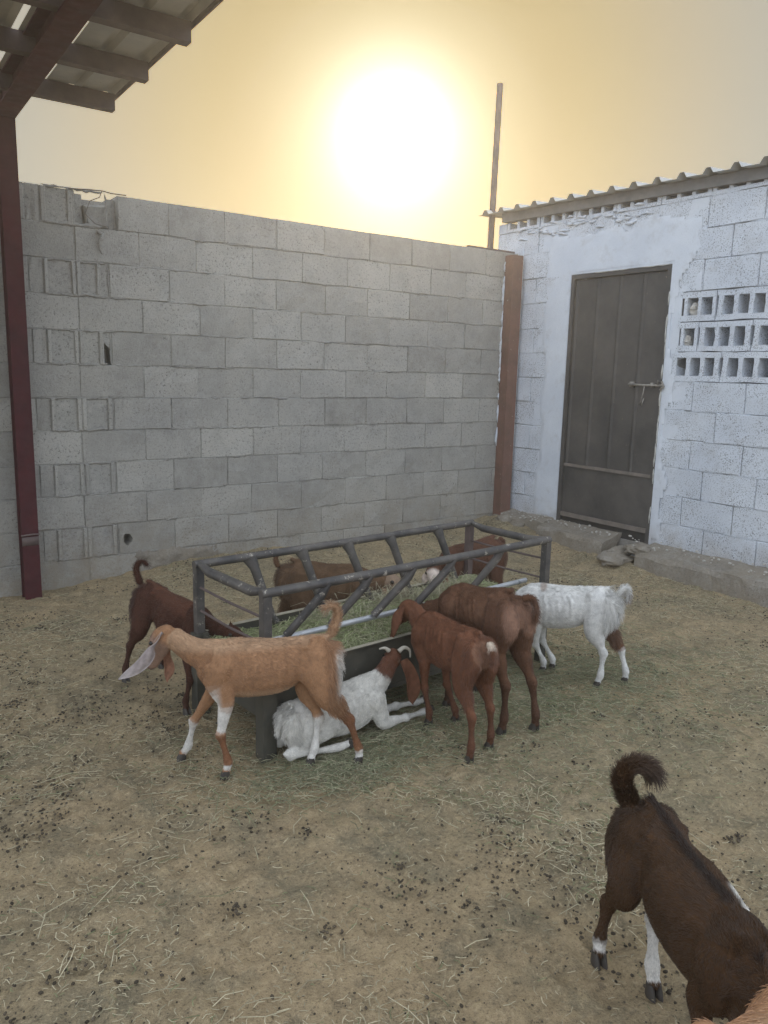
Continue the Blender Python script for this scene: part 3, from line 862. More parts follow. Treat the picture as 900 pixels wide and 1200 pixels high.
def ico(sub):
    t = (1 + 5 ** .5) / 2
    V = [(-1, t, 0), (1, t, 0), (-1, -t, 0), (1, -t, 0), (0, -1, t), (0, 1, t), (0, -1, -t), (0, 1, -t), (t, 0, -1), (t, 0, 1), (-t, 0, -1), (-t, 0, 1)]
    V = [tuple(Vector(v).normalized()) for v in V]
    F = [(0, 11, 5), (0, 5, 1), (0, 1, 7), (0, 7, 10), (0, 10, 11), (1, 5, 9), (5, 11, 4), (11, 10, 2), (10, 7, 6), (7, 1, 8), (3, 9, 4), (3, 4, 2), (3, 2, 6), (3, 6, 8), (3, 8, 9), (4, 9, 5), (2, 4, 11), (6, 2, 10), (8, 6, 7), (9, 8, 1)]
    for _ in range(sub):
        mid = {}; NF = []
        def mp(a, b_):
            k = (min(a, b_), max(a, b_))
            if k not in mid:
                mid[k] = len(V); V.append(tuple(((Vector(V[a]) + Vector(V[b_])) / 2).normalized()))
            return mid[k]
        for a, b_, c in F:
            x, y, z = mp(a, b_), mp(b_, c), mp(c, a); NF += [(a, x, z), (b_, y, x), (c, z, y), (x, y, z)]
        F = NF
    return V, F
lump("rubble_lump", foot, (2.93 - 3.0, -1.50 + 1.8, .075), .15, 2.0, M_RUBBLE, (.9, .75, .30), 3)
lump("rubble_lump", foot, (3.03 - 3.0, -1.45 + 1.8, .10), .12, 7.0, M_RUBBLE, (1, .6, .42), 3)
lump("rubble_lump", foot, (3.05 - 3.0, -1.62 + 1.8, .16), .11, 11.0, M_RUBBLE, (1, .9, .4), 3)
for k in range(2):
    lump("rubble_lump", foot, (2.98 + random.uniform(-.05, .1) - 3.0, -random.uniform(.05, .55) + 1.8, .15 + random.uniform(-.03, .05)), random.uniform(.05, .10), k * 3.1, M_RUBBLE, (1, 1, .6), 2)
cr = MB()
for k in range(150):
    y = -random.uniform(.1, 3.0); x = random.uniform(2.99, 3.17)
    if -1.6 < y < -.65 and x < 3.05: continue
    V, F = ico(0); r = random.uniform(.004, .013)
    cr.add([(x - 3 + v[0] * r, y + 1.8 + v[1] * r, .19 + (x - 3.0) * .2 + v[2] * r * .7) for v in V], F)
co = cr.build("chippings", mat_plain("pale_chips", (0.50, 0.47, 0.42), .9, .1), foot); co['kind'] = 'stuff'

# ================================================================== POSTS, POLE
cp = thing("corner_post", "rust red steel channel post in the corner between the grey wall and white building", "post", (3.1, -.06, 0))
pm = MB()
def chan(mb, x0, x1, y0, y1, z0, z1, t=.006):
    mb.box((x0, y0, z0), (x1, y0 + t, z1)); mb.box((x0, y0 + t, z0), (x0 + t, y1, z1)); mb.box((x1 - t, y0 + t, z0), (x1, y1, z1))
chan(pm, -.072, .048, -.045, .055, .06, 2.47)
pm.build("post", M_RUSTY, cp)
MB().box((-.13, -.06, .05), (.07, .05, .075)).build("base_plate", M_RUSTY, cp)
pm = MB()
for k in range(30):
    z = random.uniform(.7, 2.35); L = random.uniform(.04, .18)
    pm.tube([(-.075, .050, z), (-.083 - random.random() * .008, .046, z + L / 2), (-.075, .050, z + L)], [.004, random.uniform(.006, .012), .004], 6)
for k in range(24):
    z = random.uniform(.6, 2.45); L = random.uniform(.05, .22)
    pm.tube([(.050, -.040, z), (.053, -.038, z + L / 2), (.050, -.040, z + L)], [.003, random.uniform(.004, .007), .003], 6)
o = pm.build("paint_splash", M_PLASTER, cp, smooth=True); o['kind'] = 'stuff'
tb = MB().box((2.62, .02, 2.502), (3.16, .05, 2.520))
tag(tb.build("flat_bar", M_STEEL), "thin dark steel bar lying on the wall top beside the corner post", "steel bar")
mp_ = MB().tube([(3.115, .33, -.2), (3.135, .33, 2.0), (3.172, .33, 3.985)], .029, 14)
po = mp_.build("steel_pole", M_STEEL); smooth_by_angle(po); tag(po, "tall thin steel pole standing behind the wall against the sunset", "pole")

# ================================================================== CANOPY
can = thing("steel_canopy", "open steel canopy with maroon post and corrugated sheets at top left", "canopy", (-1.05, -.13, 0))
def cpt(x, y, z): return (x + 1.05, y + .13, z)
pm = MB()
# H-section post: two flanges and a web
x0, x1, y0, y1 = -1.022, -.925, -.150, -.040
pm.box((x0, y0, gh1(-1.05, -.15) - .05), (x1, y0 + .008, 2.93))
pm.box((x0, y1 - .008, -.05), (x1, y1, 2.93)); pm.box((-.977, y0 + .008, -.05), (-.970, y1 - .008, 2.93))
pm.build("post", M_MAROON, can, cpt(0, 0, 0))
wj = MB().tube([(-1.025, -.153, .395), (-.97, -.157, .40), (-.922, -.153, .398)], .006, 6)
wj.box((-1.022, -.1535, .33), (-.926, -.1505, .385))
wj.build("weld_seam", M_STEEL, can, cpt(0, 0, 0), smooth=True)
ZR = 2.955
rf = MB().box((-1.10, -6.3, ZR - .145), (-1.035, .05, ZR - .137)).box((-1.10, -6.3, ZR - .02), (-.99, .05, ZR - .012)).box((-1.10, -6.3, ZR - .137), (-1.092, .05, ZR - .02))
rf = MB().box((-1.04, -3.3, ZR - .15), (-.925, .0, ZR - .142)).box((-1.04, -3.3, ZR - .02), (-.925, .0, ZR - .012)).box((-.985, -3.3, ZR - .142), (-.977, .0, ZR - .02))
rf.build("rafter", M_MAROON, can, cpt(0, 0, 0))
for k, y in enumerate([-.44 - .585 * i for i in range(5)]):
    m = MB(); xr = -.455 - (0.0 if k != 1 else .0)
    m.box((-5.2, y - .025, ZR - .010), (xr, y + .035, ZR - .004)); m.box((-5.2, y - .025, ZR - .085), (xr, y - .019, ZR - .010)); m.box((-5.2, y - .025, ZR - .091), (xr, y + .035, ZR - .085))
    m.build("purlin", M_STEEL, can, cpt(0, 0, 0))
# sheets: ribs run with the slope (x), laid side by side along y... each sheet about a metre wide
def sheet(xa, xb, y0, y1, lift):
    V, prof = [], []
    w = (xb - xa); nr = max(1, round(w / .2)); st = w / nr
    for q in range(nr):
        x = xa + q * st
        prof += [(x, 0), (x + st * .62, 0), (x + st * .70, .03), (x + st * .90, .03), (x + st * .98, 0)]
    prof.append((xb, 0)); n = len(prof)
    for dz in (.003, .0015):
        for (a, p) in prof:
            for y in (y0, y1): V.append(cpt(a, y, ZR + dz + p + lift))
    F = []; c = 2 * n
    for i in range(n - 1):
        F.append((2 * i, 2 * i + 2, 2 * i + 3, 2 * i + 1)); F.append((c + 2 * i, c + 2 * i + 1, c + 2 * i + 3, c + 2 * i + 2))
        F.append((2 * i, c + 2 * i, c + 2 * i + 2, 2 * i + 2)); F.append((2 * i + 1, 2 * i + 3, c + 2 * i + 3, c + 2 * i + 1))
    return link("roof_sheet", mesh_from("roof_sheet", V, F, [M_SHEET]), can)
for k, (xa, xb) in enumerate(((-.813, -.445), (-1.055, -.832), (-1.98, -1.085), (-3.0, -2.0), (-4.0, -3.02))):
    sheet(xa, xb, -.36, -3.35, 0)
edge = MB().box((-.4445, -3.35, ZR - .022), (-.436, -.36, ZR + .012)); edge.build("edge_trim", M_STEEL, can, cpt(0, 0, 0))

# ================================================================== FEED TROUGH
TA = math.atan2(.095, .995)
TO = Vector((-.645, -2.745, 0))
tr = thing("feed_trough", "long steel hay feeder with a pipe rack over a dark tray", "feed trough", TO, rotz=TA)
L, W, H = 1.64, .53, .632
def pipe(name, pts, r, mat=M_RACK, n=12, flat=None):
    m = MB().tube(pts, r, n, flat); o = m.build(name, mat, tr); return smooth_by_angle(o, .9)
pipe("top_rail", [(-.02, 0, H), (L * .33, 0, H - .003), (L * .66, 0, H - .002), (L + .02, 0, H)], .0185)
pipe("top_rail", [(-.02, W, H), (L * .5, W, H - .002), (L + .02, W, H)], .0185)
pipe("end_rail", [(0, .012, H + .004), (0, .10, H - .014), (0, W - .10, H - .014), (0, W - .012, H + .004)], [.012, .02, .02, .012])
pipe("end_rail", [(L, .012, H + .004), (L, .10, H - .014), (L, W - .10, H - .014), (L, W - .012, H + .004)], [.012, .02, .02, .012])
for x in (0, L):
    for y in (0, W):
        g = gh1(TO.x + x * .995 - y * .095, TO.y + x * .095 + y * .995)
        s = -1 if x == 0 else 1; q = -1 if y == 0 else 1
        m = MB().box((x - .0175, y - .0175, .335), (x + .0175, y + .0175, H - .012))
        m.build("corner_post", M_RACK if (x, y) != (L, W) else M_STEEL, tr)
        m = MB(); wd = .030 if x == 0 else .021
        m.box((x - wd, y - wd + q * .0, g - .02), (x + wd, y + wd * .8, .334)); m.build("leg", M_RACKD, tr)
for (ut, ub) in ((.286, .145), (.50, .36), (.742, .59), (.98, .83), (1.30, 1.17)):
    pipe("rack_bar", [(ut, .006, H - .004), (ut - .02, .012, H - .05), (ub + .02, .075, .44), (ub, .085, .415)], [.020, .019, .017, .017], M_RACK, 12, [1.5, 1.15, 1, 1])
for (ut, ub) in ((.243, .345), (.513, .62), (.78, .90), (1.05, 1.16), (1.385, 1.50)):
    pipe("rack_bar", [(ut, W - .006, H - .004), (ut + .02, W - .012, H - .05), (ub - .02, W - .055, .36), (ub, W - .06, .33)], [.022, .019, .017, .017], M_RACK, 12, [1.6, 1.2, 1, 1])
pipe("lower_pipe", [(.03, .095, .405), (L * .5, .095, .403), (L - .03, .095, .408)], .0125, M_GALV)
for x in (0, L):
    for z in (.535, .435):
        m = MB().tube([(x, 0, z), (x + random.gauss(0, .004), W / 2, z - .006), (x, W, z)], .0055, 8)
        smooth_by_angle(m.build("side_rod", M_STEEL, tr))
tray_z0, tray_z1 = .125, .335
t = .003
MB().box((0, -t, tray_z0), (L, 0, tray_z1)).box((0, -.024, tray_z1 - t), (L, -t, tray_z1)).box((0, -.003 - t, tray_z0 - .02), (L, .02, tray_z0 - .0005)).build("tray_side", M_RACKD, tr)
MB().box((0, W, tray_z0), (L, W + t, tray_z1)).box((0, W + t, tray_z1 - t), (L, W + .024, tray_z1)).build("tray_side", M_RACKD, tr)
for x in (0.0005, L - t - .0005):
    MB().box((x, .001, tray_z0), (x + t, W - .001, tray_z1 - .001)).build("tray_end", M_RACKD, tr)
MB().box((.004, .001, tray_z0 + .0), (L - .004, W - .001, tray_z0 + t)).build("tray_floor", M_RACKD, tr)
MB().box((.03, -.0235, tray_z1 + .0005), (L - .03, -.004, tray_z1 + .003)).build("tray_rim", mat_metal("pale_rim", (.30, .27, .20), (.45, .41, .32), 20, .5), tr)  # rim strip, paler than the tray sides
MB().box((.03, W - .004, tray_z1 + .0005), (L - .03, W + .022, tray_z1 + .003)).build("tray_rim", bpy.data.materials["pale_rim"], tr)

# ------------------------------------------------------------------ straw, hay, droppings (real geometry, many small pieces)
def strands(name, n, centers_fn, len_fn, rad_fn, col_fn, lift_fn, mat, parent=None, loc=(0, 0, 0), rg=None, bend=.25, sides=3, tiltmax=.12):
    P = centers_fn(n)                                             # (n,2) or (n,3)
    Ln = len_fn(n); R = rad_fn(n)
    ang = rg.uniform(0, PI, n)
    d = np.stack([np.cos(ang), np.sin(ang), rg.normal(0, tiltmax, n)], -1); d /= np.linalg.norm(d, axis=1)[:, None]
    side = np.stack([-np.sin(ang), np.cos(ang), np.zeros(n)], -1)
    kink = rg.normal(0, bend, n)[:, None] * side * Ln[:, None] * .5
    seg = [P - d * Ln[:, None] / 2, P + kink + np.array([0, 0, 1]) * (rg.uniform(0, .08, n) * Ln)[:, None], P + d * Ln[:, None] / 2]
    for s in seg: s[:, 2] = lift_fn(s, P)
    seg[1][:, 2] += rg.uniform(0, .06, n) * Ln
    up = np.array([0, 0, 1.0])
    V = np.zeros((n, 3, sides, 3))
    for i, s in enumerate(seg):
        for k in range(sides):
            a = 2 * PI * k / sides + .5
            V[:, i, k] = s + side * (np.cos(a) * R)[:, None] + up * (np.sin(a) * R)[:, None]
    V = V.reshape(-1, 3)
    base = (np.arange(n) * 3 * sides)[:, None, None]
    q = []
    for i in range(2):
        for k in range(sides):
            q.append([i * sides + k, i * sides + (k + 1) % sides, (i + 1) * sides + (k + 1) % sides, (i + 1) * sides + k])
    Q = (base + np.array(q)[None]).reshape(-1, 4)
    me = bpy.data.meshes.new(name)
    me.vertices.add(len(V)); me.vertices.foreach_set('co', V.ravel())
    me.loops.add(Q.size); me.loops.foreach_set('vertex_index', Q.ravel())
    me.polygons.add(len(Q)); me.polygons.foreach_set('loop_start', np.arange(len(Q)) * 4)
    me.update(calc_edges=True)
    c = col_fn(n, P); c = np.repeat(c, 3 * sides, axis=0)
    at = me.color_attributes.new("tint", 'FLOAT_COLOR', 'POINT'); at.data.foreach_set('color', np.concatenate([c, np.ones((len(c), 1))], 1).ravel())
    me.materials.append(mat)
    o = link(name, me, parent, loc); o['kind'] = 'stuff'; return o
rg = np.random.default_rng(21)
def inyard(n, sx=(-2.4, 2.92), sy=(-5.05, -.05)):
    return np.stack([rg.uniform(*sx, n), rg.uniform(*sy, n), np.zeros(n)], -1)
def dens_pick(n, f):
    out = []
    tot = 0
    while tot < n:
        P = inyard(n); k = rg.random(n) < f(P); out.append(P[k]); tot += k.sum()
    return np.concatenate(out)[:n]
def straw_density(P):
    x, y = P[:, 0], P[:, 1]
    d = .26 + .5 * np.exp(-(((x - .75) / .9) ** 2 + ((y + 3.15) / .65) ** 2)) + .25 * np.exp(-(((x - .1) / .8) ** 2 + ((y + 3.7) / .5) ** 2))
    d = d + .3 * np.exp(-(((x + .4) / .35) ** 2 + ((y + 3.0) / .2) ** 2)) + .25 * np.exp(-(((x - .3) / 1.) ** 2 + ((y + 2.4) / .4) ** 2))
    c = np.clip(.42 + 1.15 * fbm(x * 2.1, y * 2.1, 2.0, 4), .05, 1)
    return d * c
def straw_col(n, P):
    b = np.array([.60, .53, .36]) * rg.uniform(.65, 1.25, n)[:, None]
    g = np.array([.26, .29, .15]) * rg.uniform(.6, 1.3, n)[:, None]
    near = np.exp(-(((P[:, 0] - .6) / 1.0) ** 2 + ((P[:, 1] + 3.0) / .6) ** 2))
    k = (rg.random(n) < .12 + .55 * near)[:, None]
    return np.where(k, g, b)
def onground(s, P): return gh(s[:, 0], s[:, 1]) + .007 + rg.uniform(0, .006, len(s))
strands("straw", 2300, lambda n: dens_pick(n, straw_density), lambda n: rg.gamma(2.2, .026, n) + .02, lambda n: rg.uniform(.0007, .0014, n), straw_col, onground, M_STRAW, rg=rg)
strands("straw_litter", 34000, lambda n: dens_pick(n, lambda P: np.clip(straw_density(P) * 1.35 + .04, 0, 1)), lambda n: rg.uniform(.006, .034, n), lambda n: rg.uniform(.0006, .0013, n), straw_col, onground, M_STRAW, rg=rg)
def hayspill(n):
    k = rg.integers(0, 4, n)
    cx = np.array([.75, .15, -.42, 1.15])[k]; cy = np.array([-3.05, -2.62, -2.98, -2.85])[k]
    sx = np.array([.48, .50, .22, .35])[k]; sy = np.array([.30, .16, .12, .26])[k]
    return np.stack([cx + rg.normal(0, 1, n) * sx, cy + rg.normal(0, 1, n) * sy, np.zeros(n)], -1)
strands("spilled_hay", 8500, hayspill, lambda n: rg.uniform(.015, .085, n), lambda n: rg.uniform(.0006, .0012, n),
        lambda n, P: np.where((rg.random(n) < .4)[:, None], np.array([.46, .43, .29]), np.array([.27, .29, .17])) * rg.uniform(.55, 1.4, n)[:, None], lambda s, P: gh(s[:, 0], s[:, 1]) + .006 + rg.uniform(0, .014, len(s)), M_STRAW, rg=rg)

# hay in the tray: a packed bed with loose stalks over it
hay = thing("hay", "greenish grey hay heaped in the feeder tray", "hay", TO, rotz=TA)
def hz(x, y):
    return .318 + .028 * fbm(np.asarray(x) * 3.1, np.asarray(y) * 5, 4.0, 3) + .03 * np.exp(-((np.asarray(x) - .95) / .35) ** 2) - .02 * np.exp(-((np.asarray(y) - .0) / .06) ** 2)
def hay_bed():
    nx, ny = 150, 50
    X, Y = np.meshgrid(np.linspace(.006, L - .006, nx), np.linspace(.004, W - .004, ny))
    Z = hz(X, Y) - .014 + .006 * fbm(X * 40, Y * 40, 0, 2)
    V = np.stack([X, Y, Z], -1).reshape(-1, 3)
    idx = np.arange(nx * ny).reshape(ny, nx); F = np.stack([idx[:-1, :-1], idx[:-1, 1:], idx[1:, 1:], idx[1:, :-1]], -1).reshape(-1, 4)
    me = mesh_from("hay_bed", V, F, [M_STRAW], True)
    at = me.color_attributes.new("tint", 'FLOAT_COLOR', 'POINT')
    n = fbm(V[:, 0] * 30, V[:, 1] * 30, 0, 3)[:, None]
    c = np.array([.26, .27, .13]) * (1 + .4 * n)
    at.data.foreach_set('color', np.concatenate([c, np.ones((len(c), 1))], 1).ravel())
    o = link("hay_bed", me, hay); o['kind'] = 'stuff'
hay_bed()
def hay_c(n): return np.stack([rg.uniform(.03, L - .03, n), rg.uniform(.02, W - .02, n), np.zeros(n)], -1)
def hay_lift(s, P):
    s[:, 0] = np.clip(s[:, 0], .008, L - .008); s[:, 1] = np.clip(s[:, 1], .006, W - .006)
    return hz(s[:, 0], s[:, 1]) + rg.uniform(-.012, .018, len(s))
def hay_col(n, P):
    g = np.array([.42, .46, .24]) * rg.uniform(.5, 1.5, n)[:, None]; b = np.array([.60, .56, .38]) * rg.uniform(.6, 1.2, n)[:, None]
    return np.where((rg.random(n) < .25)[:, None], b, g)
o = strands("hay_stalks", 11000, hay_c, lambda n: rg.uniform(.02, .11, n), lambda n: rg.uniform(.0006, .0014, n), hay_col, hay_lift, M_STRAW, hay, rg=rg, tiltmax=.3)
# tufts poking up between the bars
def tuft_c(n):
    k = rg.integers(0, 5, n); cx = np.array([1.0, 1.15, .85, .55, 1.35])[k]
    return np.stack([cx + rg.normal(0, .07, n), .32 + rg.normal(0, .09, n), np.zeros(n)], -1)
def tuft_lift(s, P):
    s[:, 1] = np.clip(s[:, 1], .01, W - .01)
    return hz(s[:, 0], s[:, 1]) + rg.uniform(0, .085, len(s))
o = strands("hay_tuft", 500, tuft_c, lambda n: rg.uniform(.04, .14, n), lambda n: rg.uniform(.0008, .0015, n), lambda n, P: np.array([.50, .46, .32]) * rg.uniform(.6, 1.2, n)[:, None], tuft_lift, M_STRAW, hay, rg=rg, tiltmax=.6)

def pellets(name, n, pick, rlo, rhi):
    P = pick(n); V0, F0 = ico(0); V0 = np.array(V0); F0 = np.array(F0)
    r = rg.uniform(rlo, rhi, n); a = rg.uniform(0, PI, n); el = rg.uniform(1.0, 1.7, n)
    v = V0[None] * np.stack([r * el, r, r * .85], -1)[:, None]
    c, s = np.cos(a)[:, None], np.sin(a)[:, None]
    x = v[..., 0] * c - v[..., 1] * s; y = v[..., 0] * s + v[..., 1] * c
    z = v[..., 2] + (gh(P[:, 0], P[:, 1]) + r * .75 + .005)[:, None]
    V = np.stack([x + P[:, :1], y + P[:, 1:2], z], -1).reshape(-1, 3)
    F = (F0[None] + (np.arange(n) * 12)[:, None, None]).reshape(-1, 3)
    me = bpy.data.meshes.new(name)
    me.vertices.add(len(V)); me.vertices.foreach_set('co', V.ravel())
    me.loops.add(F.size); me.loops.foreach_set('vertex_index', F.ravel())
    me.polygons.add(len(F)); me.polygons.foreach_set('loop_start', np.arange(len(F)) * 3); me.polygons.foreach_set('use_smooth', np.ones(len(F), bool))
    me.update(calc_edges=True)
    cc = np.repeat(np.array([.075, .060, .042]) * rg.uniform(.45, 1.7, n)[:, None], 12, axis=0)
    at = me.color_attributes.new("tint", 'FLOAT_COLOR', 'POINT'); at.data.foreach_set('color', np.concatenate([cc, np.ones((len(cc), 1))], 1).ravel())
    me.materials.append(M_DUNG); o = link(name, me); o['kind'] = 'stuff'
def dung_density(P):
    x, y = P[:, 0], P[:, 1]
    c = np.clip(-.15 + 1.0 * fbm(x * 3.2 + 5, y * 3.2, 7.0, 3), 0, 1)
    return np.clip(.03 + .75 * c + .5 * np.exp(-(((x + 1.35) / .45) ** 2 + ((y + 2.75) / .5) ** 2)) * (c + .1) * 1.6, 0, 1)
pellets("droppings", 7000, lambda n: dens_pick(n, dung_density), .0020, .0052)
def clump(n):
    m = 90; cc = inyard(m, (-2.2, 1.2), (-4.9, -.4)); k = rg.integers(0, m, n)
    return cc[k] + np.stack([rg.normal(0, .018, n), rg.normal(0, .018, n), np.zeros(n)], -1)
pellets("dropping_clumps", 1300, clump, .0024, .0052)
pellets("grit", 9000, lambda n: inyard(n), .0012, .0030)


# ================================================================== GOATS
def catmull(P, per):
    P = np.asarray(P, float); n = len(P); out = []
    for i in range(n - 1):
        p0, p1, p2, p3 = P[max(i - 1, 0)], P[i], P[i + 1], P[min(i + 2, n - 1)]
        for k in range(per):
            t = k / per
            out.append(0.5 * ((2 * p1) + (-p0 + p2) * t + (2 * p0 - 5 * p1 + 4 * p2 - p3) * t * t + (-p0 + 3 * p1 - 3 * p2 + p3) * t ** 3))
    out.append(P[-1]); return np.array(out)
def nrm(v):
    v = np.asarray(v, float); return v / (np.linalg.norm(v) + 1e-12)
class Body:
    def __init__(s): s.V, s.F, s.nodes, s.parts = [], [], [], []
    def loft(s, part, st, ref, per=4, n=14):
        """st: rows of centre xyz, radius along ref, radius across ref"""
        A = catmull(st, per); C, ra, rb = A[:, :3], np.maximum(A[:, 3], .001), np.maximum(A[:, 4], .001)
        m = len(C); T = np.gradient(C, axis=0); T /= np.linalg.norm(T, axis=1)[:, None]
        ref = np.asarray(ref, float)
        R = np.tile(ref, (m, 1)) if ref.ndim == 1 else catmull(ref, per)
        U = R - (R * T).sum(1)[:, None] * T; U /= np.linalg.norm(U, axis=1)[:, None] + 1e-9
        W = np.cross(T, U)
        # rounded ends
        C = np.vstack([C[0] - T[0] * min(ra[0], rb[0]) * .6, C, C[-1] + T[-1] * min(ra[-1], rb[-1]) * .6])
        ra2 = np.concatenate([[ra[0] * .55], ra, [ra[-1] * .55]]); rb2 = np.concatenate([[rb[0] * .55], rb, [rb[-1] * .55]])
        U = np.vstack([U[:1], U, U[-1:]]); W = np.vstack([W[:1], W, W[-1:]]); m2 = m + 2
        base = len(s.V); a = np.linspace(0, 2 * PI, n, endpoint=False)
        for i in range(m2):
            for k in a: s.V.append(tuple(C[i] + U[i] * math.cos(k) * ra2[i] + W[i] * math.sin(k) * rb2[i]))
        for i in range(m2 - 1):
            for k in range(n): s.F.append((base + i * n + k, base + i * n + (k + 1) % n, base + (i + 1) * n + (k + 1) % n, base + (i + 1) * n + k))
        s.F.append(tuple(base + k for k in range(n))[::-1]); s.F.append(tuple(base + (m2 - 1) * n + k for k in range(n)))
        if part:
            pid = len(s.parts); s.parts.append(part)
            for i in range(1, m2 - 1):
                s.nodes.append((*C[i], (ra2[i] + rb2[i]) / 2, pid, (i - 1) / (m - 1), *T[i - 1]))
    def blob(s, c, r, sq=(1, 1, 1)):
        V, F = ico(2); b = len(s.V)
        s.V += [(c[0] + v[0] * r * sq[0], c[1] + v[1] * r * sq[1], c[2] + v[2] * r * sq[2]) for v in V]; s.F += [tuple(i + b for i in f) for f in F]

def goat(label, P, Q, hooves, poll, muzzle, tail, coat, s=1.0, root=None, ears=None, nhair=14000, group="young goats in the yard", horns=None,
         headup=None, torso=None, legs_bent=None, breech=.03, voxel=.0058, eye=True, up=(0, 0, 1), hair_len=1.0, neck_w=1.0, tail_r=1.0, tail_hair=.04, thin=1.0, beard=False, leg_k=1.2):
    """P pelvis centre, Q chest centre, hooves = dict FL FR HL HR ground points, all in metres in the yard"""
    P, Q, poll, muzzle = map(lambda v: np.array(v, float), (P, Q, poll, muzzle))
    f = nrm(Q - P); Lb = np.linalg.norm(Q - P); l = nrm(np.cross(up, f)); u = np.cross(f, l); k = Lb / .36
    mid = (P + Q) / 2; root = np.array(root if root is not None else (mid[0], mid[1], gh1(mid[0], mid[1])))
    B = Body()
    at = lambda base, a, v, w=0.0: base + f * a + u * v * s + l * w * s
    rows = torso or [(-.082, .028, .030, .026), (-.055, .016, .066, .050), (-.01, .004, .088, .063), (.07, -.001, .085, .057), (.16, -.016, .105, .080),
                     (.26, -.016, .112, .080), (.34, -.010, .106, .066), (.40, -.002, .085, .052), (.435, .006, .055, .036)]
    B.loft('torso', [(*at(P, a * k, v), hh * s, hw * s * thin) for a, v, hh, hw in rows], u, n=20)
    # spine and withers, hip bones
    B.loft(None, [(*at(P, -.05 * k, .082), .010 * s, .014 * s), (*at(P, .08 * k, .083), .009 * s, .012 * s), (*at(P, .2 * k, .083), .009 * s, .012 * s), (*at(P, .33 * k, .094), .014 * s, .016 * s), (*at(P, .40 * k, .070), .015 * s, .018 * s)], u, n=10)
    for sd in (1, -1):
        B.blob(at(P, .040 * k, .058, .034 * sd), .016 * s, (1.4, 1.4, 1)); B.blob(at(P, -.065 * k, .030, .026 * sd), .018 * s)
        # shoulder blade
        B.loft(None, [(*at(Q, -.005, .082, .022 * sd), .018 * s, .040 * s), (*at(Q, .012, .02, .058 * sd), .021 * s, .044 * s), (*at(Q, .040, -.045, .054 * sd), .023 * s, .034 * s)], l, n=10)
        # ribs, faintly raised
        for q in range(5):
            xx = .14 + .035 * q
            B.loft(None, [(*at(P, xx * k + .012, .055, .058 * sd), .005, .007), (*at(P, xx * k, .0, .0790 * thin * sd), .0055, .007), (*at(P, (xx + .012) * k, -.06, .070 * thin * sd), .005, .007)], l, per=3, n=8)
    # neck
    n0 = at(Q, .015, .022); n1 = poll + (n0 - poll) * .12
    nd_ = nrm(poll - n0); sag = nrm(u - nd_ * (u @ nd_)) * -.012 * s
    nref = nrm(u + f * .3)
    if abs(nref @ nd_) > .9: nref = f
    B.loft('neck', [(*(n0 - f * .02), .084 * s, .048 * s), (*(n0 + (n1 - n0) * .25 + sag * .4), .070 * s, .042 * s * neck_w), (*(n0 + (n1 - n0) * .5 + sag), .054 * s, .036 * s * neck_w),
                    (*(n0 + (n1 - n0) * .78 + sag * .7), .044 * s, .033 * s * neck_w), (*n1, .040 * s, .031 * s)], nref, n=14)
    # head
    hd = nrm(muzzle - poll); HL_ = np.linalg.norm(muzzle - poll)
    hu = np.array(headup if headup is not None else (u - hd * (u @ hd)), float); hu = nrm(hu - hd * (hu @ hd)); hl = np.cross(hu, hd)
    hp = lambda t, v, w=0.0: poll + hd * t * HL_ + hu * v * s + hl * w * s
    B.loft('head', [(*hp(-.12, -.006), .026 * s, .022 * s), (*hp(.05, -.004), .042 * s, .035 * s), (*hp(.25, .0), .045 * s, .037 * s), (*hp(.45, .002), .038 * s, .029 * s),
                    (*hp(.65, .0), .030 * s, .0225 * s), (*hp(.85, -.003), .0235 * s, .0195 * s), (*hp(.97, -.006), .018 * s, .0165 * s)], hu, n=16)
    B.loft(None, [(*hp(.12, -.030), .020 * s, .022 * s), (*hp(.4, -.027), .016 * s, .017 * s), (*hp(.88, -.020), .0095 * s, .012 * s)], hu, n=10)
    for sd in (1, -1): B.blob(hp(.30, .018, .029 * sd), .011 * s)
    # legs
    hoofdirs = {}
    for nm, g in hooves.items():
        sd = 1 if nm[1] == 'L' else -1; fore = nm[0] == 'F'
        g = np.array(g, float)
        if len(g) == 2: g = np.array([*g, gh1(*g) + .004])
        foot = g + np.array([0, 0, .026 * s])
        hz_ = nrm(np.array([f[0], f[1], 0])); J = None
        if legs_bent and nm in legs_bent: J = [np.array(j, float) for j in legs_bent[nm]]
        if fore:
            S = at(Q, .03, -.030, .044 * sd)
            if J is None:
                d = foot - S
                el = S + d * .25 - hz_ * .026 * s + l * .004 * sd; kn = S + d * .60 + hz_ * .006 * s; fe = S + d * .905 - hz_ * .010 * s
            else: el, kn, fe = J
            row = [(*at(Q, .02, .015, .046 * sd), .024 * s, .046 * s), (*S, .025 * s, .042 * s), (*(S * .45 + el * .55), .023 * s, .034 * s), (*el, .0195 * s, .027 * s), (*(el * .5 + kn * .5), .0155 * s, .018 * s), (*(el * .15 + kn * .85), .0130 * s, .0140 * s), (*kn, .0165 * s, .0180 * s),
                   (*(kn * .8 + fe * .2), .0110 * s, .0115 * s), (*(kn * .4 + fe * .6), .0088 * s, .0096 * s), (*fe, .0140 * s, .0150 * s), (*(fe * .45 + foot * .55), .0108 * s, .0110 * s), (*foot, .0135 * s, .0145 * s)]
        else:
            S = at(P, -.005, -.012, .040 * sd)
            if J is None:
                d = foot - S
                st_ = S + d * .31 + hz_ * .026 * s + l * .010 * sd; hk = S + d * .60 - hz_ * .022 * s; fe = S + d * .905 - hz_ * .012 * s
            else: st_, hk, fe = J
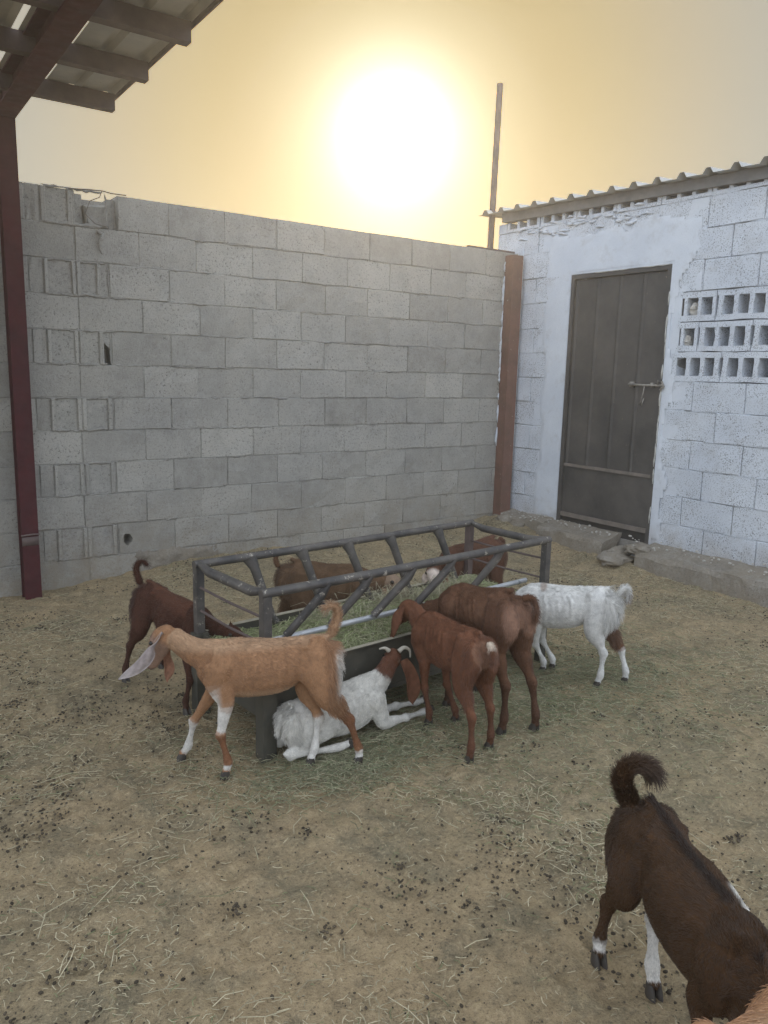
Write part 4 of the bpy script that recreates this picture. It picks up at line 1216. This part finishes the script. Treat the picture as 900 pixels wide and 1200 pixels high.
            row = [(*at(P, -.010, .035, .038 * sd), .028 * s, .060 * s), (*at(P, -.005, -.03, .042 * sd), .035 * s, .072 * s), (*(S * .45 + st_ * .55), .033 * s, .058 * s), (*(st_ * .95 + hk * .05), .027 * s, .042 * s), (*(st_ * .6 + hk * .4), .0215 * s, .032 * s), (*(st_ * .25 + hk * .75), .0135 * s, .0165 * s), (*hk, .0150 * s, .0210 * s),
                   (*(hk * .8 + fe * .2), .0118 * s, .0135 * s), (*(hk * .4 + fe * .6), .0094 * s, .0102 * s), (*fe, .0142 * s, .0152 * s), (*(fe * .45 + foot * .55), .0112 * s, .0118 * s), (*foot, .0135 * s, .0145 * s)]
            if J is None: B.blob(hk - hz_ * .012 * s + np.array([0, 0, .006]), .0095 * s)
        row = [(*q_[:3], q_[3] * leg_k, q_[4] * leg_k) for q_ in row]
        B.loft(nm, row, l, per=3, n=12)
        hoofdirs[nm] = (g, foot, fe)
    # tail
    tl = np.array([list(t_) for t_ in tail], float)
    tr_ = np.linspace(.015, .008, len(tl)) * s * tail_r
    B.loft('tail', [(*t_, a, a * .9) for t_, a in zip(tl, tr_)], l, per=4, n=10)
    # ---- one continuous skin
    V = np.array(B.V) - root
    me = mesh_from("tmp", V, B.F)
    o = bpy.data.objects.new("tmp", me); COL.objects.link(o)
    rm = o.modifiers.new("r", 'REMESH'); rm.mode = 'VOXEL'; rm.voxel_size = voxel; rm.use_smooth_shade = True
    sm = o.modifiers.new("s", 'SMOOTH'); sm.factor = .5; sm.iterations = 3
    dg = bpy.context.evaluated_depsgraph_get(); ev = o.evaluated_get(dg)
    body = bpy.data.meshes.new_from_object(ev); bpy.data.objects.remove(o); bpy.data.meshes.remove(me)
    body.name = "body"; nv = len(body.vertices)
    co = np.empty(nv * 3); body.vertices.foreach_get('co', co); co = co.reshape(-1, 3)
    N = np.array(B.nodes)
    def info(pts):
        W = pts + root; out = np.empty(len(W), int)
        for c0 in range(0, len(W), 4000):
            d = np.linalg.norm(W[c0:c0 + 4000, None] - N[None, :, :3], axis=2) / (N[None, :, 3] + .008); out[c0:c0 + 4000] = d.argmin(1)
        r = W - P
        return dict(part=N[out, 4].astype(int), t=N[out, 5], a=(r @ f) / k, v=(r @ u) / s, w=(r @ l) / s, z=(W[:, 2] - root[2]), W=W, dir=N[out, 6:9],
                    hx=((W - poll) @ hd) / HL_, hy=((W - poll) @ hu) / s, hz=((W - poll) @ hl) / s, name=np.array(B.parts)[N[out, 4].astype(int)],
                    n=fbm(W[:, 0] * 14, W[:, 1] * 14, W[:, 2] * 14, 3) * .8 + .5 * vnoise(W[:, 0] * 5, W[:, 1] * 5, W[:, 2] * 5))
    I = info(co)
    col = coat(I)
    # muzzle and nostrils are darker, bare skin
    nose = (I['name'] == 'head') & (I['hx'] > .93)
    col[nose] = col[nose] * .5 + np.array([.10, .075, .07]) * .5
    attr = body.color_attributes.new("tint", 'FLOAT_COLOR', 'POINT'); attr.data.foreach_set('color', np.concatenate([col, np.ones((nv, 1))], 1).ravel())
    body.materials.clear(); body.materials.append(M_COAT)
    body.polygons.foreach_set('use_smooth', np.ones(len(body.polygons), bool))
    g_ = thing("goat", label, "goat", tuple(root), group)
    link("body", body, g_)
    # ---- hooves: two claws each
    for nm, (g, foot, fe) in hoofdirs.items():
        m = MB(); fd = nrm(np.array([f[0], f[1], 0])); sdv = np.array([-fd[1], fd[0], 0])
        if legs_bent and nm in legs_bent:
            ax = nrm(foot - fe)
            if abs(ax[2]) < .75: fd = ax; 
        flat_ = legs_bent and nm in legs_bent and abs(nrm(foot - fe)[2]) < .75
        upv = np.array([0, 0, 1.0])
        if flat_: upv = nrm(np.cross(fd, sdv)); sdv = nrm(np.cross(upv, fd))
        ctr = g if not flat_ else foot - np.array([0, 0, .012])
        for q in (-1, 1):
            V, F = [], []
            prof = [(0.0, .022, .010, .0085), (.5, .018, .011, .0095), (1, -.002, .0125, .0105)] if False else None
            n = 8
            for lev, (hh, bk, fw_, wd) in enumerate([(.0, -.014, .026, .0095), (.012, -.013, .021, .0092), (.030, -.011, .010, .0080)]):
                for i in range(n):
                    a = 2 * PI * i / n
                    x = (fw_ + bk) / 2 + math.cos(a) * (fw_ - bk) / 2; y = math.sin(a) * wd * (1 - .35 * max(0, math.cos(a)))
                    V.append(ctr - root + fd * x * s + sdv * (y + q * .0095) * s + upv * hh * s)
            for j in range(2):
                for i in range(n): F.append((j * n + i, j * n + (i + 1) % n, (j + 1) * n + (i + 1) % n, (j + 1) * n + i))
            F.append(tuple(range(n))[::-1]); F.append(tuple(2 * n + i for i in range(n))); m.add(V, F)
        ho = m.build("hoof", M_HOOF, g_); smooth_by_angle(ho, .9)
    # ---- eyes
    if eye:
        for sd in (1, -1):
            V, F = ico(2); c = hp(.30, .016, .0335 * sd) - root
            link("eye", mesh_from("eye", [tuple(c + np.array(v) * .0095 * s) for v in V], F, [M_EYE], True), g_)
    # ---- ears: long hanging leaves, slightly folded
    for e in (ears or []):
        pts = np.array([list(p) for p in e['pts']], float); C = catmull(pts, 5); m_ = len(C)
        T = np.gradient(C, axis=0); T /= np.linalg.norm(T, axis=1)[:, None]
        wv = np.array(e['wide'], float); ln = len(C); V, F = [], []
        nacross = 7
        for lay in (0, 1):
            for i in range(m_):
                t_ = i / (m_ - 1); wd = e.get('w', .030) * (0.42 + .80 * math.sin(PI * min(1, t_ * .85 + .05))) * (1 if t_ < .70 else max(.12, 1 - ((t_ - .70) / .30) ** 2))
                a = wv - T[i] * (wv @ T[i]); a = nrm(a); nn = np.cross(T[i], a)
                for j in range(nacross):
                    q = j / (nacross - 1) * 2 - 1
                    fold = .75 * wd * q * q * (1 - t_ * .5) + .004 * math.sin(t_ * 9 + q * 2)
                    V.append(C[i] - root + a * q * wd + nn * (fold + (.0016 if lay else -.0016)))
        for lay in (0, 1):
            for i in range(m_ - 1):
                for j in range(nacross - 1):
                    b_ = lay * m_ * nacross; qd = (b_ + i * nacross + j, b_ + i * nacross + j + 1, b_ + (i + 1) * nacross + j + 1, b_ + (i + 1) * nacross + j)
                    F.append(qd if lay else qd[::-1])
        b2 = m_ * nacross
        for i in range(m_ - 1):
            for j in (0, nacross - 1): F.append((i * nacross + j, (i + 1) * nacross + j, b2 + (i + 1) * nacross + j, b2 + i * nacross + j))
        for j in range(nacross - 1):
            F.append(((m_ - 1) * nacross + j, (m_ - 1) * nacross + j + 1, b2 + (m_ - 1) * nacross + j + 1, b2 + (m_ - 1) * nacross + j))
        em = mesh_from("ear", V, F, [M_COAT], True)
        at_ = em.color_attributes.new("tint", 'FLOAT_COLOR', 'POINT')
        c1, c2 = np.array(e['col'][0]), np.array(e['col'][1])
        cc = []
        for lay in (0, 1):
            for i in range(m_):
                for j in range(nacross):
                    t_ = i / (m_ - 1); q = abs(j / (nacross - 1) * 2 - 1)
                    b_ = (c1 if lay == e.get('front', 0) else c2) * (1 + .15 * (q > .8)) * (1 + .18 * math.sin(i * 2.3 + j * 1.7)); tip = e.get('tip')
                    if tip is not None: b_ = b_ + (np.array(tip) - b_) * max(0, (t_ - .72) / .28, .5 * (q > .95))
                    cc.append([*b_, 1])
        at_.data.foreach_set('color', np.array(cc).ravel())
        eo = link("ear", em, g_)
        sf = eo.modifiers.new("sub", 'SUBSURF'); sf.levels = 1; sf.render_levels = 1
    if horns:
        for h in horns:
            pts = [tuple(np.array(p) - root) for p in h]
            m = MB().tube(catmull([(*p, 0) for p in pts], 4)[:, :3].tolist(), np.linspace(.0105, .003, (len(pts) - 1) * 4 + 1).tolist(), 10); m.build("horn", M_HORN, g_, smooth=True)
    # ---- coat hair
    if nhair:
        body.calc_loop_triangles(); nt_ = len(body.loop_triangles)
        tri = np.empty(nt_ * 3, int); body.loop_triangles.foreach_get('vertices', tri); tri = tri.reshape(-1, 3)
        vn = np.empty(nv * 3); body.vertices.foreach_get('normal', vn); vn = vn.reshape(-1, 3)
        A, Bv, Cv = co[tri[:, 0]], co[tri[:, 1]], co[tri[:, 2]]
        area = np.linalg.norm(np.cross(Bv - A, Cv - A), axis=1)
        tail_t = (I['name'] == 'tail')[tri].all(1); area = area * np.where(tail_t, 2.2, 1.0)
        hr = np.random.default_rng(abs(hash(label)) % 1000 if False else len(label) * 7 + int(abs(P[0]) * 100))
        ti = hr.choice(nt_, nhair, p=area / area.sum()); b1, b2_ = hr.random(nhair), hr.random(nhair)
        fl = b1 + b2_ > 1; b1[fl], b2_[fl] = 1 - b1[fl], 1 - b2_[fl]; b0 = 1 - b1 - b2_
        W3 = np.stack([b0, b1, b2_], 1)[:, :, None]
        pos = (co[tri[ti]] * W3).sum(1); nor = (vn[tri[ti]] * W3).sum(1); nor /= np.linalg.norm(nor, axis=1)[:, None] + 1e-9
        hc_ = (col[tri[ti]] * W3).sum(1)
        J = info(pos); nmn = J['name']
        D = np.tile(-f * .85 - u * .55, (nhair, 1))
        leg = np.isin(nmn, ['FL', 'FR', 'HL', 'HR']); D[leg] = J['dir'][leg] + np.array([0, 0, -.2])
        nk = nmn == 'neck'; D[nk] = -J['dir'][nk] + np.array([0, 0, -.2])
        hdm = nmn == 'head'; D[hdm] = -hd + hu * .1
        tm = nmn == 'tail'; D[tm] = J['dir'][tm] * 1.0 + nor[tm] * .55
        ln = hr.uniform(.007, .014, nhair) * hair_len * (1 + .25 * J['n'])
        ln[hdm] *= .55; ln[leg] *= .6; ln[tm] = hr.uniform(.35, 1.0, tm.sum()) * tail_hair * .62 * (.55 + .6 * J['t'][tm])
        br = (nmn == 'torso') & (J['a'] < -.045) | (np.isin(nmn, ['HL', 'HR']) & (J['t'] < .45) & ((((pos + root - P) @ f) / k) < -.03))
        ln[br] = hr.uniform(.4, 1.0, br.sum()) * breech
        ridge = (nmn == 'torso') & (J['v'] > .075); ln[ridge] *= 1.35
        D += hr.normal(0, .16, (nhair, 3)); D = D - nor * ((D * nor).sum(1)[:, None]) * np.where(tm, 0.2, 1.0)[:, None]
        D /= np.linalg.norm(D, axis=1)[:, None] + 1e-9
        lift = np.where(tm, .75, np.where(br, .5, .22))[:, None]
        d1 = D + nor * lift * 1.3; d1 /= np.linalg.norm(d1, axis=1)[:, None]; d2 = D + nor * lift * .4; d2 /= np.linalg.norm(d2, axis=1)[:, None]
        if True: d2 = d2 + np.array([0, 0, -.25]) * (br | tm)[:, None]
        p1 = pos + d1 * ln[:, None] * .5; p2 = p1 + d2 * ln[:, None] * .5
        pts = np.stack([pos - nor * .001, p1, p2], 1).reshape(-1, 3)
        hcv = bpy.data.hair_curves.new("hair"); hcv.add_curves([3] * nhair)
        hcv.points.foreach_set('position', pts.astype(np.float32).ravel())
        rad = np.tile([.00045, .00035, .0001], nhair) * 1.15; hcv.points.foreach_set('radius', rad.astype(np.float32))
        ca = hcv.attributes.new("tint", 'FLOAT_COLOR', 'POINT')
        hcol = hc_ * (hr.uniform(.70, 1.30, nhair) * (1 + .22 * fbm((pos + root)[:, 0] * 40, (pos + root)[:, 1] * 40, (pos + root)[:, 2] * 40, 2)))[:, None]; hcol = np.maximum(hcol, .004); hcol = np.repeat(np.concatenate([hcol, np.ones((nhair, 1))], 1), 3, axis=0)
        ca.data.foreach_set('color', hcol.astype(np.float32).ravel())
        hcv.materials.append(M_HAIR)
        link("hair", hcv, g_)
    return g_

def paint(I, base, jitter=.10):
    c = np.tile(np.array(base, float), (len(I['z']), 1)); return c * (1 + jitter * I['n'])[:, None]
def blend(c, m, col):
    m = np.clip(m, 0, 1)[:, None]; return c * (1 - m) + np.array(col) * m
def isp(I, *names): return np.isin(I['name'], names).astype(float)
def soft(x, a, b): return sstep(a, b, x)
WHITE = (.62, .59, .54)
TAN, CREAM, CHOC, RED, BRN = (.33, .178, .093), (.50, .335, .21), (.075, .034, .019), (.235, .095, .048), (.185, .085, .048)
def coat_tan(I):
    c = paint(I, TAN, .10); z = I['z']
    c = blend(c, soft(I['v'], .055, .085) * isp(I, 'torso', 'neck') * .6, CREAM)
    c = blend(c, isp(I, 'FR') * soft(I['t'], .50, .56) * (1 - soft(I['t'], .92, .97)), WHITE)
    c = blend(c, isp(I, 'FL') * soft(I['t'], .10, .20) * (1 - soft(I['t'], .48, .53)) * soft(I['a'] + .2 * I['n'] * .1, .36, .40), WHITE)
    c = blend(c, isp(I, 'FL') * soft(I['t'], .26, .34) * (1 - soft(I['t'], .46, .52)), WHITE)
    c = blend(c, isp(I, 'FL') * soft(I['t'], .82, .85) * (1 - soft(I['t'], .93, .96)), WHITE)
    c = blend(c, isp(I, 'FL') * soft(I['t'], .52, .56) * (1 - soft(I['t'], .80, .84)), (.20, .09, .045))
    c = blend(c, isp(I, 'HL') * soft(I['t'], .38, .44) * (1 - soft(I['t'], .80, .84)), (.19, .085, .042))
    c = blend(c, isp(I, 'HL') * soft(I['t'], .82, .86), WHITE)
    c = blend(c, isp(I, 'HR') * soft(I['t'], .50, .56), WHITE)
    c = blend(c, np.maximum(isp(I, 'torso'), isp(I, 'HL', 'HR') * (I['t'] < .3)) * (1 - soft(I['a'], -.085, -.055)) * (1 - soft(I['v'], .01, .05)), WHITE)
    c = blend(c, isp(I, 'torso') * (1 - soft(I['v'], -.10, -.075)) * .6, CREAM)
    c = blend(c, isp(I, 'head') * soft(I['hx'], .0, .25) * .7, (.30, .21, .17))
    return blend(c, isp(I, 'tail') * .5, CREAM)
goat("tan kid with a long grey ear, walking past the feeder's front left corner",
     (-.515, -2.895, .408), (-.825, -2.780, .400), dict(FL=(-.845, -2.835), FR=(-.919, -2.60), HL=(-.383, -2.995), HR=(-.535, -2.90)),
     (-.995, -2.665, .520), (-1.035, -2.60, .380), [(-.460, -2.905, .490), (-.440, -2.912, .54), (-.438, -2.910, .585), (-.462, -2.905, .602), (-.485, -2.900, .590)], coat_tan, s=.95, nhair=26000,
     ears=[dict(pts=[(-1.012, -2.692, .53), (-1.055, -2.705, .475), (-1.105, -2.705, .43), (-1.170, -2.69, .392)], wide=(.55, .1, .75), w=.018, col=((.27, .225, .21), (.28, .17, .11)), tip=(.38, .34, .32), front=0),
           dict(pts=[(-.985, -2.640, .47), (-.982, -2.62, .41), (-.972, -2.615, .36), (-.978, -2.62, .315)], wide=(.9, .3, .1), w=.017, col=((.30, .155, .10), (.30, .155, .10)))], tail_hair=.045, tail_r=1.1, breech=.038)

def coat_choc(I):
    c = paint(I, (.060, .024, .015), .16)
    c = blend(c, soft(I['v'], .03, .09) * isp(I, 'torso') * .35, (.20, .085, .05))
    c = blend(c, isp(I, 'FL', 'FR', 'HL', 'HR') * soft(I['t'], .4, .6) * .7, (.05, .022, .015))
    return c
goat("dark chestnut kid with raised tail behind the feeder's left end",
     (-.765, -1.82, .385), (-.665, -2.11, .320), dict(HR=(-.885, -1.765), HL=(-.69, -1.70), FR=(-.765, -2.23), FL=(-.62, -2.10)),
     (-.595, -2.275, .335), (-.535, -2.36, .30), [(-.797, -1.750, .455), (-.808, -1.735, .505), (-.800, -1.735, .540), (-.780, -1.740, .552), (-.760, -1.750, .532)], coat_choc, s=.95, nhair=14000, tail_hair=.034, tail_r=1.15,
     ears=[dict(pts=[(-.61, -2.25, .35), (-.635, -2.27, .30), (-.645, -2.29, .24)], wide=(.2, .9, 0), w=.026, col=((.10, .05, .03), (.10, .05, .03))),
           dict(pts=[(-.57, -2.24, .35), (-.545, -2.22, .31), (-.54, -2.22, .25)], wide=(.2, .9, 0), w=.026, col=((.10, .05, .03), (.10, .05, .03)))])

def coat_lying(I):
    c = paint(I, (.60, .575, .52), .10)
    nk = isp(I, 'neck') * soft(I['t'] + .06 * I['n'], .50, .60) + isp(I, 'head')
    c = blend(c, nk, (.13, .055, .032))
    c = blend(c, isp(I, 'head') * soft(I['n'], .35, .5) * .4, (.5, .4, .3))
    c = blend(c, isp(I, 'torso') * soft(I['n'] - 1.5 * np.abs(I['a'] - .02), .25, .5) * .5, (.42, .32, .24))
    return c
goat("white goat with brown head and pale horns, lying in front of the feeder",
     (-.535, -2.805, .135), (-.235, -2.80, .150), dict(FR=(.105, -2.80, 0.0), FL=(.135, -2.715, 0.0), HR=(-.355, -2.885, 0.0), HL=(-.40, -2.745, 0.0)),
     (-.095, -2.80, .300), (-.055, -2.715, .225), [(-.61, -2.81, .17), (-.63, -2.82, .14), (-.635, -2.82, .10)], coat_lying, tail_hair=.02, breech=.035, s=.92, nhair=22000, root=(-.37, -2.80, 0.0),
     legs_bent=dict(FR=[(-.165, -2.845, .045), (-.05, -2.835, .035), (.06, -2.812, .024)], FL=[(-.16, -2.755, .05), (-.03, -2.735, .042), (.09, -2.722, .026)],
                    HR=[(-.42, -2.865, .11), (-.615, -2.865, .035), (-.41, -2.888, .022)], HL=[(-.43, -2.75, .11), (-.60, -2.755, .035), (-.44, -2.75, .022)]),
     ears=[dict(pts=[(-.070, -2.825, .285), (-.050, -2.840, .23), (-.038, -2.850, .16), (-.030, -2.855, .095)], wide=(.95, .1, .1), w=.030, col=((.16, .072, .04), (.14, .062, .036))),
           dict(pts=[(-.125, -2.775, .285), (-.15, -2.765, .23), (-.155, -2.755, .16)], wide=(.3, .9, .1), w=.028, col=((.20, .09, .05), (.20, .09, .05)))],
     horns=[[(-.112, -2.79, .322), (-.130, -2.785, .336), (-.155, -2.78, .336)], [(-.078, -2.81, .320), (-.055, -2.815, .334), (-.030, -2.82, .320), (-.026, -2.82, .288)]], beard=False)

def coat_near(I):
    c = paint(I, (.165, .070, .038), .14)
    c = blend(c, isp(I, 'tail') * soft(I['t'], .0, .1) * (1 - soft(I['t'], .35, .5)), (.62, .52, .42))
    c = blend(c, isp(I, 'FL', 'FR', 'HL', 'HR') * soft(I['t'], .5, .7) * .55, (.075, .034, .021))
    c = blend(c, isp(I, 'torso') * (1 - soft(I['a'], -.08, -.04)) * .35, (.40, .24, .16))
    return c
goat("light red brown kid with a pale tail, eating at the feeder's front",
     (.038, -3.135, .405), (.060, -2.850, .380), dict(HL=(-.030, -3.215), HR=(.108, -3.175), FL=(.025, -2.895), FR=(.135, -2.935)),
     (.045, -2.725, .470), (.035, -2.620, .375), [(.025, -3.228, .465), (.024, -3.246, .455), (.027, -3.253, .42), (.033, -3.250, .375)], coat_near, thin=.92, s=.94, nhair=20000, tail_hair=.03, breech=.022,
     ears=[dict(pts=[(.005, -2.715, .475), (-.02, -2.70, .44), (-.03, -2.69, .38), (-.03, -2.685, .32)], wide=(.2, .9, .1), w=.026, col=((.15, .065, .038), (.15, .065, .038))),
           dict(pts=[(.080, -2.71, .475), (.10, -2.69, .44), (.105, -2.68, .38), (.10, -2.68, .32)], wide=(.2, .9, .1), w=.026, col=((.15, .065, .038), (.15, .065, .038)))])

def coat_mid(I):
    c = paint(I, (.130, .064, .037), .18)
    c = blend(c, isp(I, 'torso') * soft(I['n'], .1, .6) * .35, (.27, .15, .09))
    c = blend(c, isp(I, 'FL', 'FR', 'HL', 'HR') * soft(I['t'], .45, .65) * .6, (.055, .028, .018))
    c = blend(c, np.maximum(isp(I, 'torso'), isp(I, 'HL', 'HR') * (I['t'] < .3)) * (1 - soft(I['a'], -.085, -.06)) * (1 - soft(I['v'], .0, .06)) * .8, (.33, .19, .13))
    return c
goat("tall brown goat with bony hips, eating between the smaller brown and white kids",
     (.262, -3.075, .505), (.265, -2.790, .440), dict(HL=(.225, -3.120), HR=(.362, -3.170), FL=(.20, -2.80), FR=(.425, -2.735)),
     (.200, -2.610, .395), (.175, -2.510, .320), [(.262, -3.165, .585), (.280, -3.19, .590), (.295, -3.20, .55), (.305, -3.195, .49)], coat_mid, thin=.92, s=1.08, nhair=22000, tail_hair=.035, breech=.02,
     ears=[dict(pts=[(.15, -2.605, .42), (.125, -2.60, .38), (.12, -2.60, .33)], wide=(.2, .9, .1), w=.026, col=((.17, .08, .05), (.17, .08, .05))),
           dict(pts=[(.225, -2.59, .42), (.245, -2.575, .38), (.25, -2.57, .33)], wide=(.2, .9, .1), w=.026, col=((.17, .08, .05), (.17, .08, .05)))])

def coat_white(I):
    c = paint(I, (.66, .645, .61), .08); B_ = (.15, .072, .040)
    c = blend(c, isp(I, 'neck') * soft(I['t'] + .07 * I['n'], .30, .38) + isp(I, 'head'), B_)
    c = blend(c, isp(I, 'torso') * (1 - soft(((I['a'] - .055) / .035) ** 2 + ((I['v'] + .075) / .028) ** 2 + .3 * I['n'], .7, 1.1)), B_)
    c = blend(c, isp(I, 'HR') * (1 - soft(I['t'], .52, .58)) * soft(I['t'], .1, .2), B_)
    c = blend(c, isp(I, 'tail') * (I['w'] < -.004) * .8, B_)
    c = blend(c, isp(I, 'torso') * (1 - soft(((I['a'] - .30) / .02) ** 2 + ((I['v'] - .10) / .03) ** 2, .5, 1.2)) * .7, (.30, .22, .17))
    return c
goat("white kid with brown neck and brown belly spot, standing at the feeder's right end",
     (.980, -2.955, .395), (.810, -2.700, .360), dict(HL=(.952, -2.998), HR=(1.119, -3.026), FL=(.888, -2.712), FR=(.958, -2.708)),
     (.660, -2.615, .335), (.560, -2.570, .320), [(1.015, -3.03, .455), (1.020, -3.045, .485), (1.035, -3.052, .492), (1.048, -3.052, .465), (1.055, -3.05, .42)], coat_white, s=.94, nhair=22000, tail_hair=.05, breech=.055, thin=1.0,
     ears=[dict(pts=[(.66, -2.65, .335), (.655, -2.67, .29), (.65, -2.68, .24)], wide=(.9, .2, .1), w=.026, col=((.22, .11, .06), (.22, .11, .06))),
           dict(pts=[(.64, -2.58, .335), (.63, -2.56, .29), (.63, -2.55, .25)], wide=(.9, .2, .1), w=.026, col=((.22, .11, .06), (.22, .11, .06)))])

def coat_b7(I):
    c = paint(I, (.150, .090, .052), .12)
    c = blend(c, isp(I, 'tail') * .6, (.16, .085, .05))
    c = blend(c, isp(I, 'head') * .5, (.40, .30, .22))
    return blend(c, isp(I, 'FL', 'FR', 'HL', 'HR') * soft(I['t'], .4, .6) * .6, (.16, .09, .055))
goat("tan goat behind the feeder, seen through the left half of the rack",
     (-.080, -1.935, .425), (.200, -2.030, .365), dict(HL=(-.15, -1.845), HR=(-.095, -1.985), FL=(.235, -1.935), FR=(.20, -2.085)),
     (.345, -2.125, .400), (.395, -2.235, .345), [(-.165, -1.905, .49), (-.175, -1.90, .525), (-.160, -1.90, .555), (-.135, -1.90, .550)], coat_b7, s=1.06, nhair=13000, tail_hair=.025,
     ears=[dict(pts=[(.30, -2.15, .37), (.285, -2.17, .33), (.285, -2.18, .28)], wide=(.9, .3, .1), w=.026, col=((.30, .19, .12), (.30, .19, .12))),
           dict(pts=[(.355, -2.11, .37), (.385, -2.10, .34), (.39, -2.10, .29)], wide=(.9, .3, .1), w=.026, col=((.30, .19, .12), (.30, .19, .12)))])

def coat_b8(I):
    c = paint(I, (.115, .055, .034), .12)
    return blend(c, isp(I, 'head') * soft(I['hx'], .2, .4), (.62, .52, .45))
goat("red brown goat with pale face, eating behind the feeder's right end",
     (1.185, -1.965, .425), (.890, -1.985, .385), dict(HL=(1.25, -2.02), HR=(1.23, -1.88), FL=(.84, -2.035), FR=(.86, -1.91)),
     (.665, -2.085, .405), (.600, -2.190, .345), [(1.270, -1.96, .49), (1.295, -1.96, .47), (1.300, -1.96, .42)], coat_b8, s=1.0, nhair=13000, tail_hair=.025,
     ears=[dict(pts=[(.695, -2.11, .40), (.70, -2.135, .36), (.70, -2.14, .31)], wide=(.3, .9, .1), w=.026, col=((.26, .12, .07), (.26, .12, .07))),
           dict(pts=[(.64, -2.065, .40), (.62, -2.06, .36), (.615, -2.06, .32)], wide=(.3, .9, .1), w=.026, col=((.55, .45, .38), (.55, .45, .38)))])

def coat_lone(I):
    c = paint(I, (.058, .029, .013), .18)
    c = blend(c, (1 - soft(np.abs(I['w']), .006, .014)) * soft(I['v'], .06, .075) * isp(I, 'torso') * .85, (.018, .009, .006))
    c = blend(c, isp(I, 'torso') * soft(I['v'] + .02 * I['n'], .02, .07) * (soft(np.abs(I['w']), .008, .02)) * .45, (.10, .052, .026))
    c = blend(c, isp(I, 'HR') * soft(I['t'], .80, .84) * (1 - soft(I['t'], .95, .985)), WHITE)
    c = blend(c, isp(I, 'HL') * soft(I['t'], .36, .42) * (1 - soft(I['t'], .97, .99)), WHITE)
    c = blend(c, isp(I, 'torso') * (1 - soft(I['v'] + .022 * I['n'], -.088, -.070)) * soft(I['a'], .04, .09) * (1 - soft(I['a'], .24, .30)), WHITE)
    c = blend(c, isp(I, 'torso', 'FL', 'neck') * soft(I['w'], .022, .036) * (1 - soft(((I['a'] - .29) / .05) ** 2 + ((I['v'] - .050) / .045) ** 2 + .3 * I['n'], .6, 1.2)), WHITE)
    return c
goat("dark chocolate goat with white socks and bushy curled tail, alone at lower right",
     (-.345, -4.225, .345), (-.470, -4.515, .285), dict(HR=(-.424, -4.160), HL=(-.395, -4.300), FR=(-.545, -4.50), FL=(-.42, -4.58)),
     (-.560, -4.675, .150), (-.625, -4.715, .035), [(-.345, -4.170, .395), (-.352, -4.145, .435), (-.360, -4.138, .470), (-.348, -4.138, .495), (-.320, -4.148, .505), (-.290, -4.162, .492), (-.275, -4.172, .465)], coat_lone, s=1.06, nhair=48000, tail_hair=.055, tail_r=1.35, breech=.02,
     ears=[dict(pts=[(-.595, -4.665, .15), (-.63, -4.65, .11), (-.64, -4.64, .05)], wide=(.3, .9, .1), w=.028, col=((.10, .05, .03), (.10, .05, .03))),
           dict(pts=[(-.525, -4.70, .15), (-.50, -4.72, .11), (-.50, -4.73, .05)], wide=(.3, .9, .1), w=.028, col=((.10, .05, .03), (.10, .05, .03)))])

def coat_b10(I):
    c = paint(I, (.42, .23, .12), .08)
    return blend(c, isp(I, 'torso') * soft(I['v'], .06, .09) * .5, (.50, .32, .19))
goat("light tan goat whose furry back cuts the bottom right corner",
     (-1.09, -4.825, .552), (-.66, -4.925, .602), dict(HL=(-1.07, -4.79), HR=(-1.11, -4.94), FL=(-.60, -4.90), FR=(-.64, -5.05)),
     (-.40, -5.06, .82), (-.27, -5.13, .72), [(-1.19, -4.835, .70), (-1.22, -4.83, .64), (-1.22, -4.83, .56)], coat_b10, s=1.22, nhair=26000, hair_len=1.0,
     ears=[dict(pts=[(-.38, -5.01, .82), (-.37, -4.97, .76), (-.37, -4.96, .64)], wide=(.9, .2, .1), w=.03, col=((.5, .28, .16), (.5, .28, .16))),
           dict(pts=[(-.42, -5.10, .82), (-.43, -5.14, .76), (-.43, -5.15, .64)], wide=(.9, .2, .1), w=.03, col=((.5, .28, .16), (.5, .28, .16)))])


# ================================================================== HAZE
def build_haze():
    m = bpy.data.materials.new("dusty_air_veil"); m.use_nodes = True; nt = m.node_tree; nt.nodes.clear()  # thin dusty air, also added to stand in for lens veil
    out = nt.nodes.new("ShaderNodeOutputMaterial"); v = nt.nodes.new("ShaderNodeVolumePrincipled")
    v.inputs['Color'].default_value = (0.93, 0.90, 0.85, 1); v.inputs['Density'].default_value = 0.012; v.inputs['Anisotropy'].default_value = 0.80
    nt.links.new(v.outputs[0], out.inputs['Volume'])
    o = MB().box((-320, -320, -1.6), (320, 320, 4.6)).build("haze", m); o['kind'] = 'stuff'
build_haze()
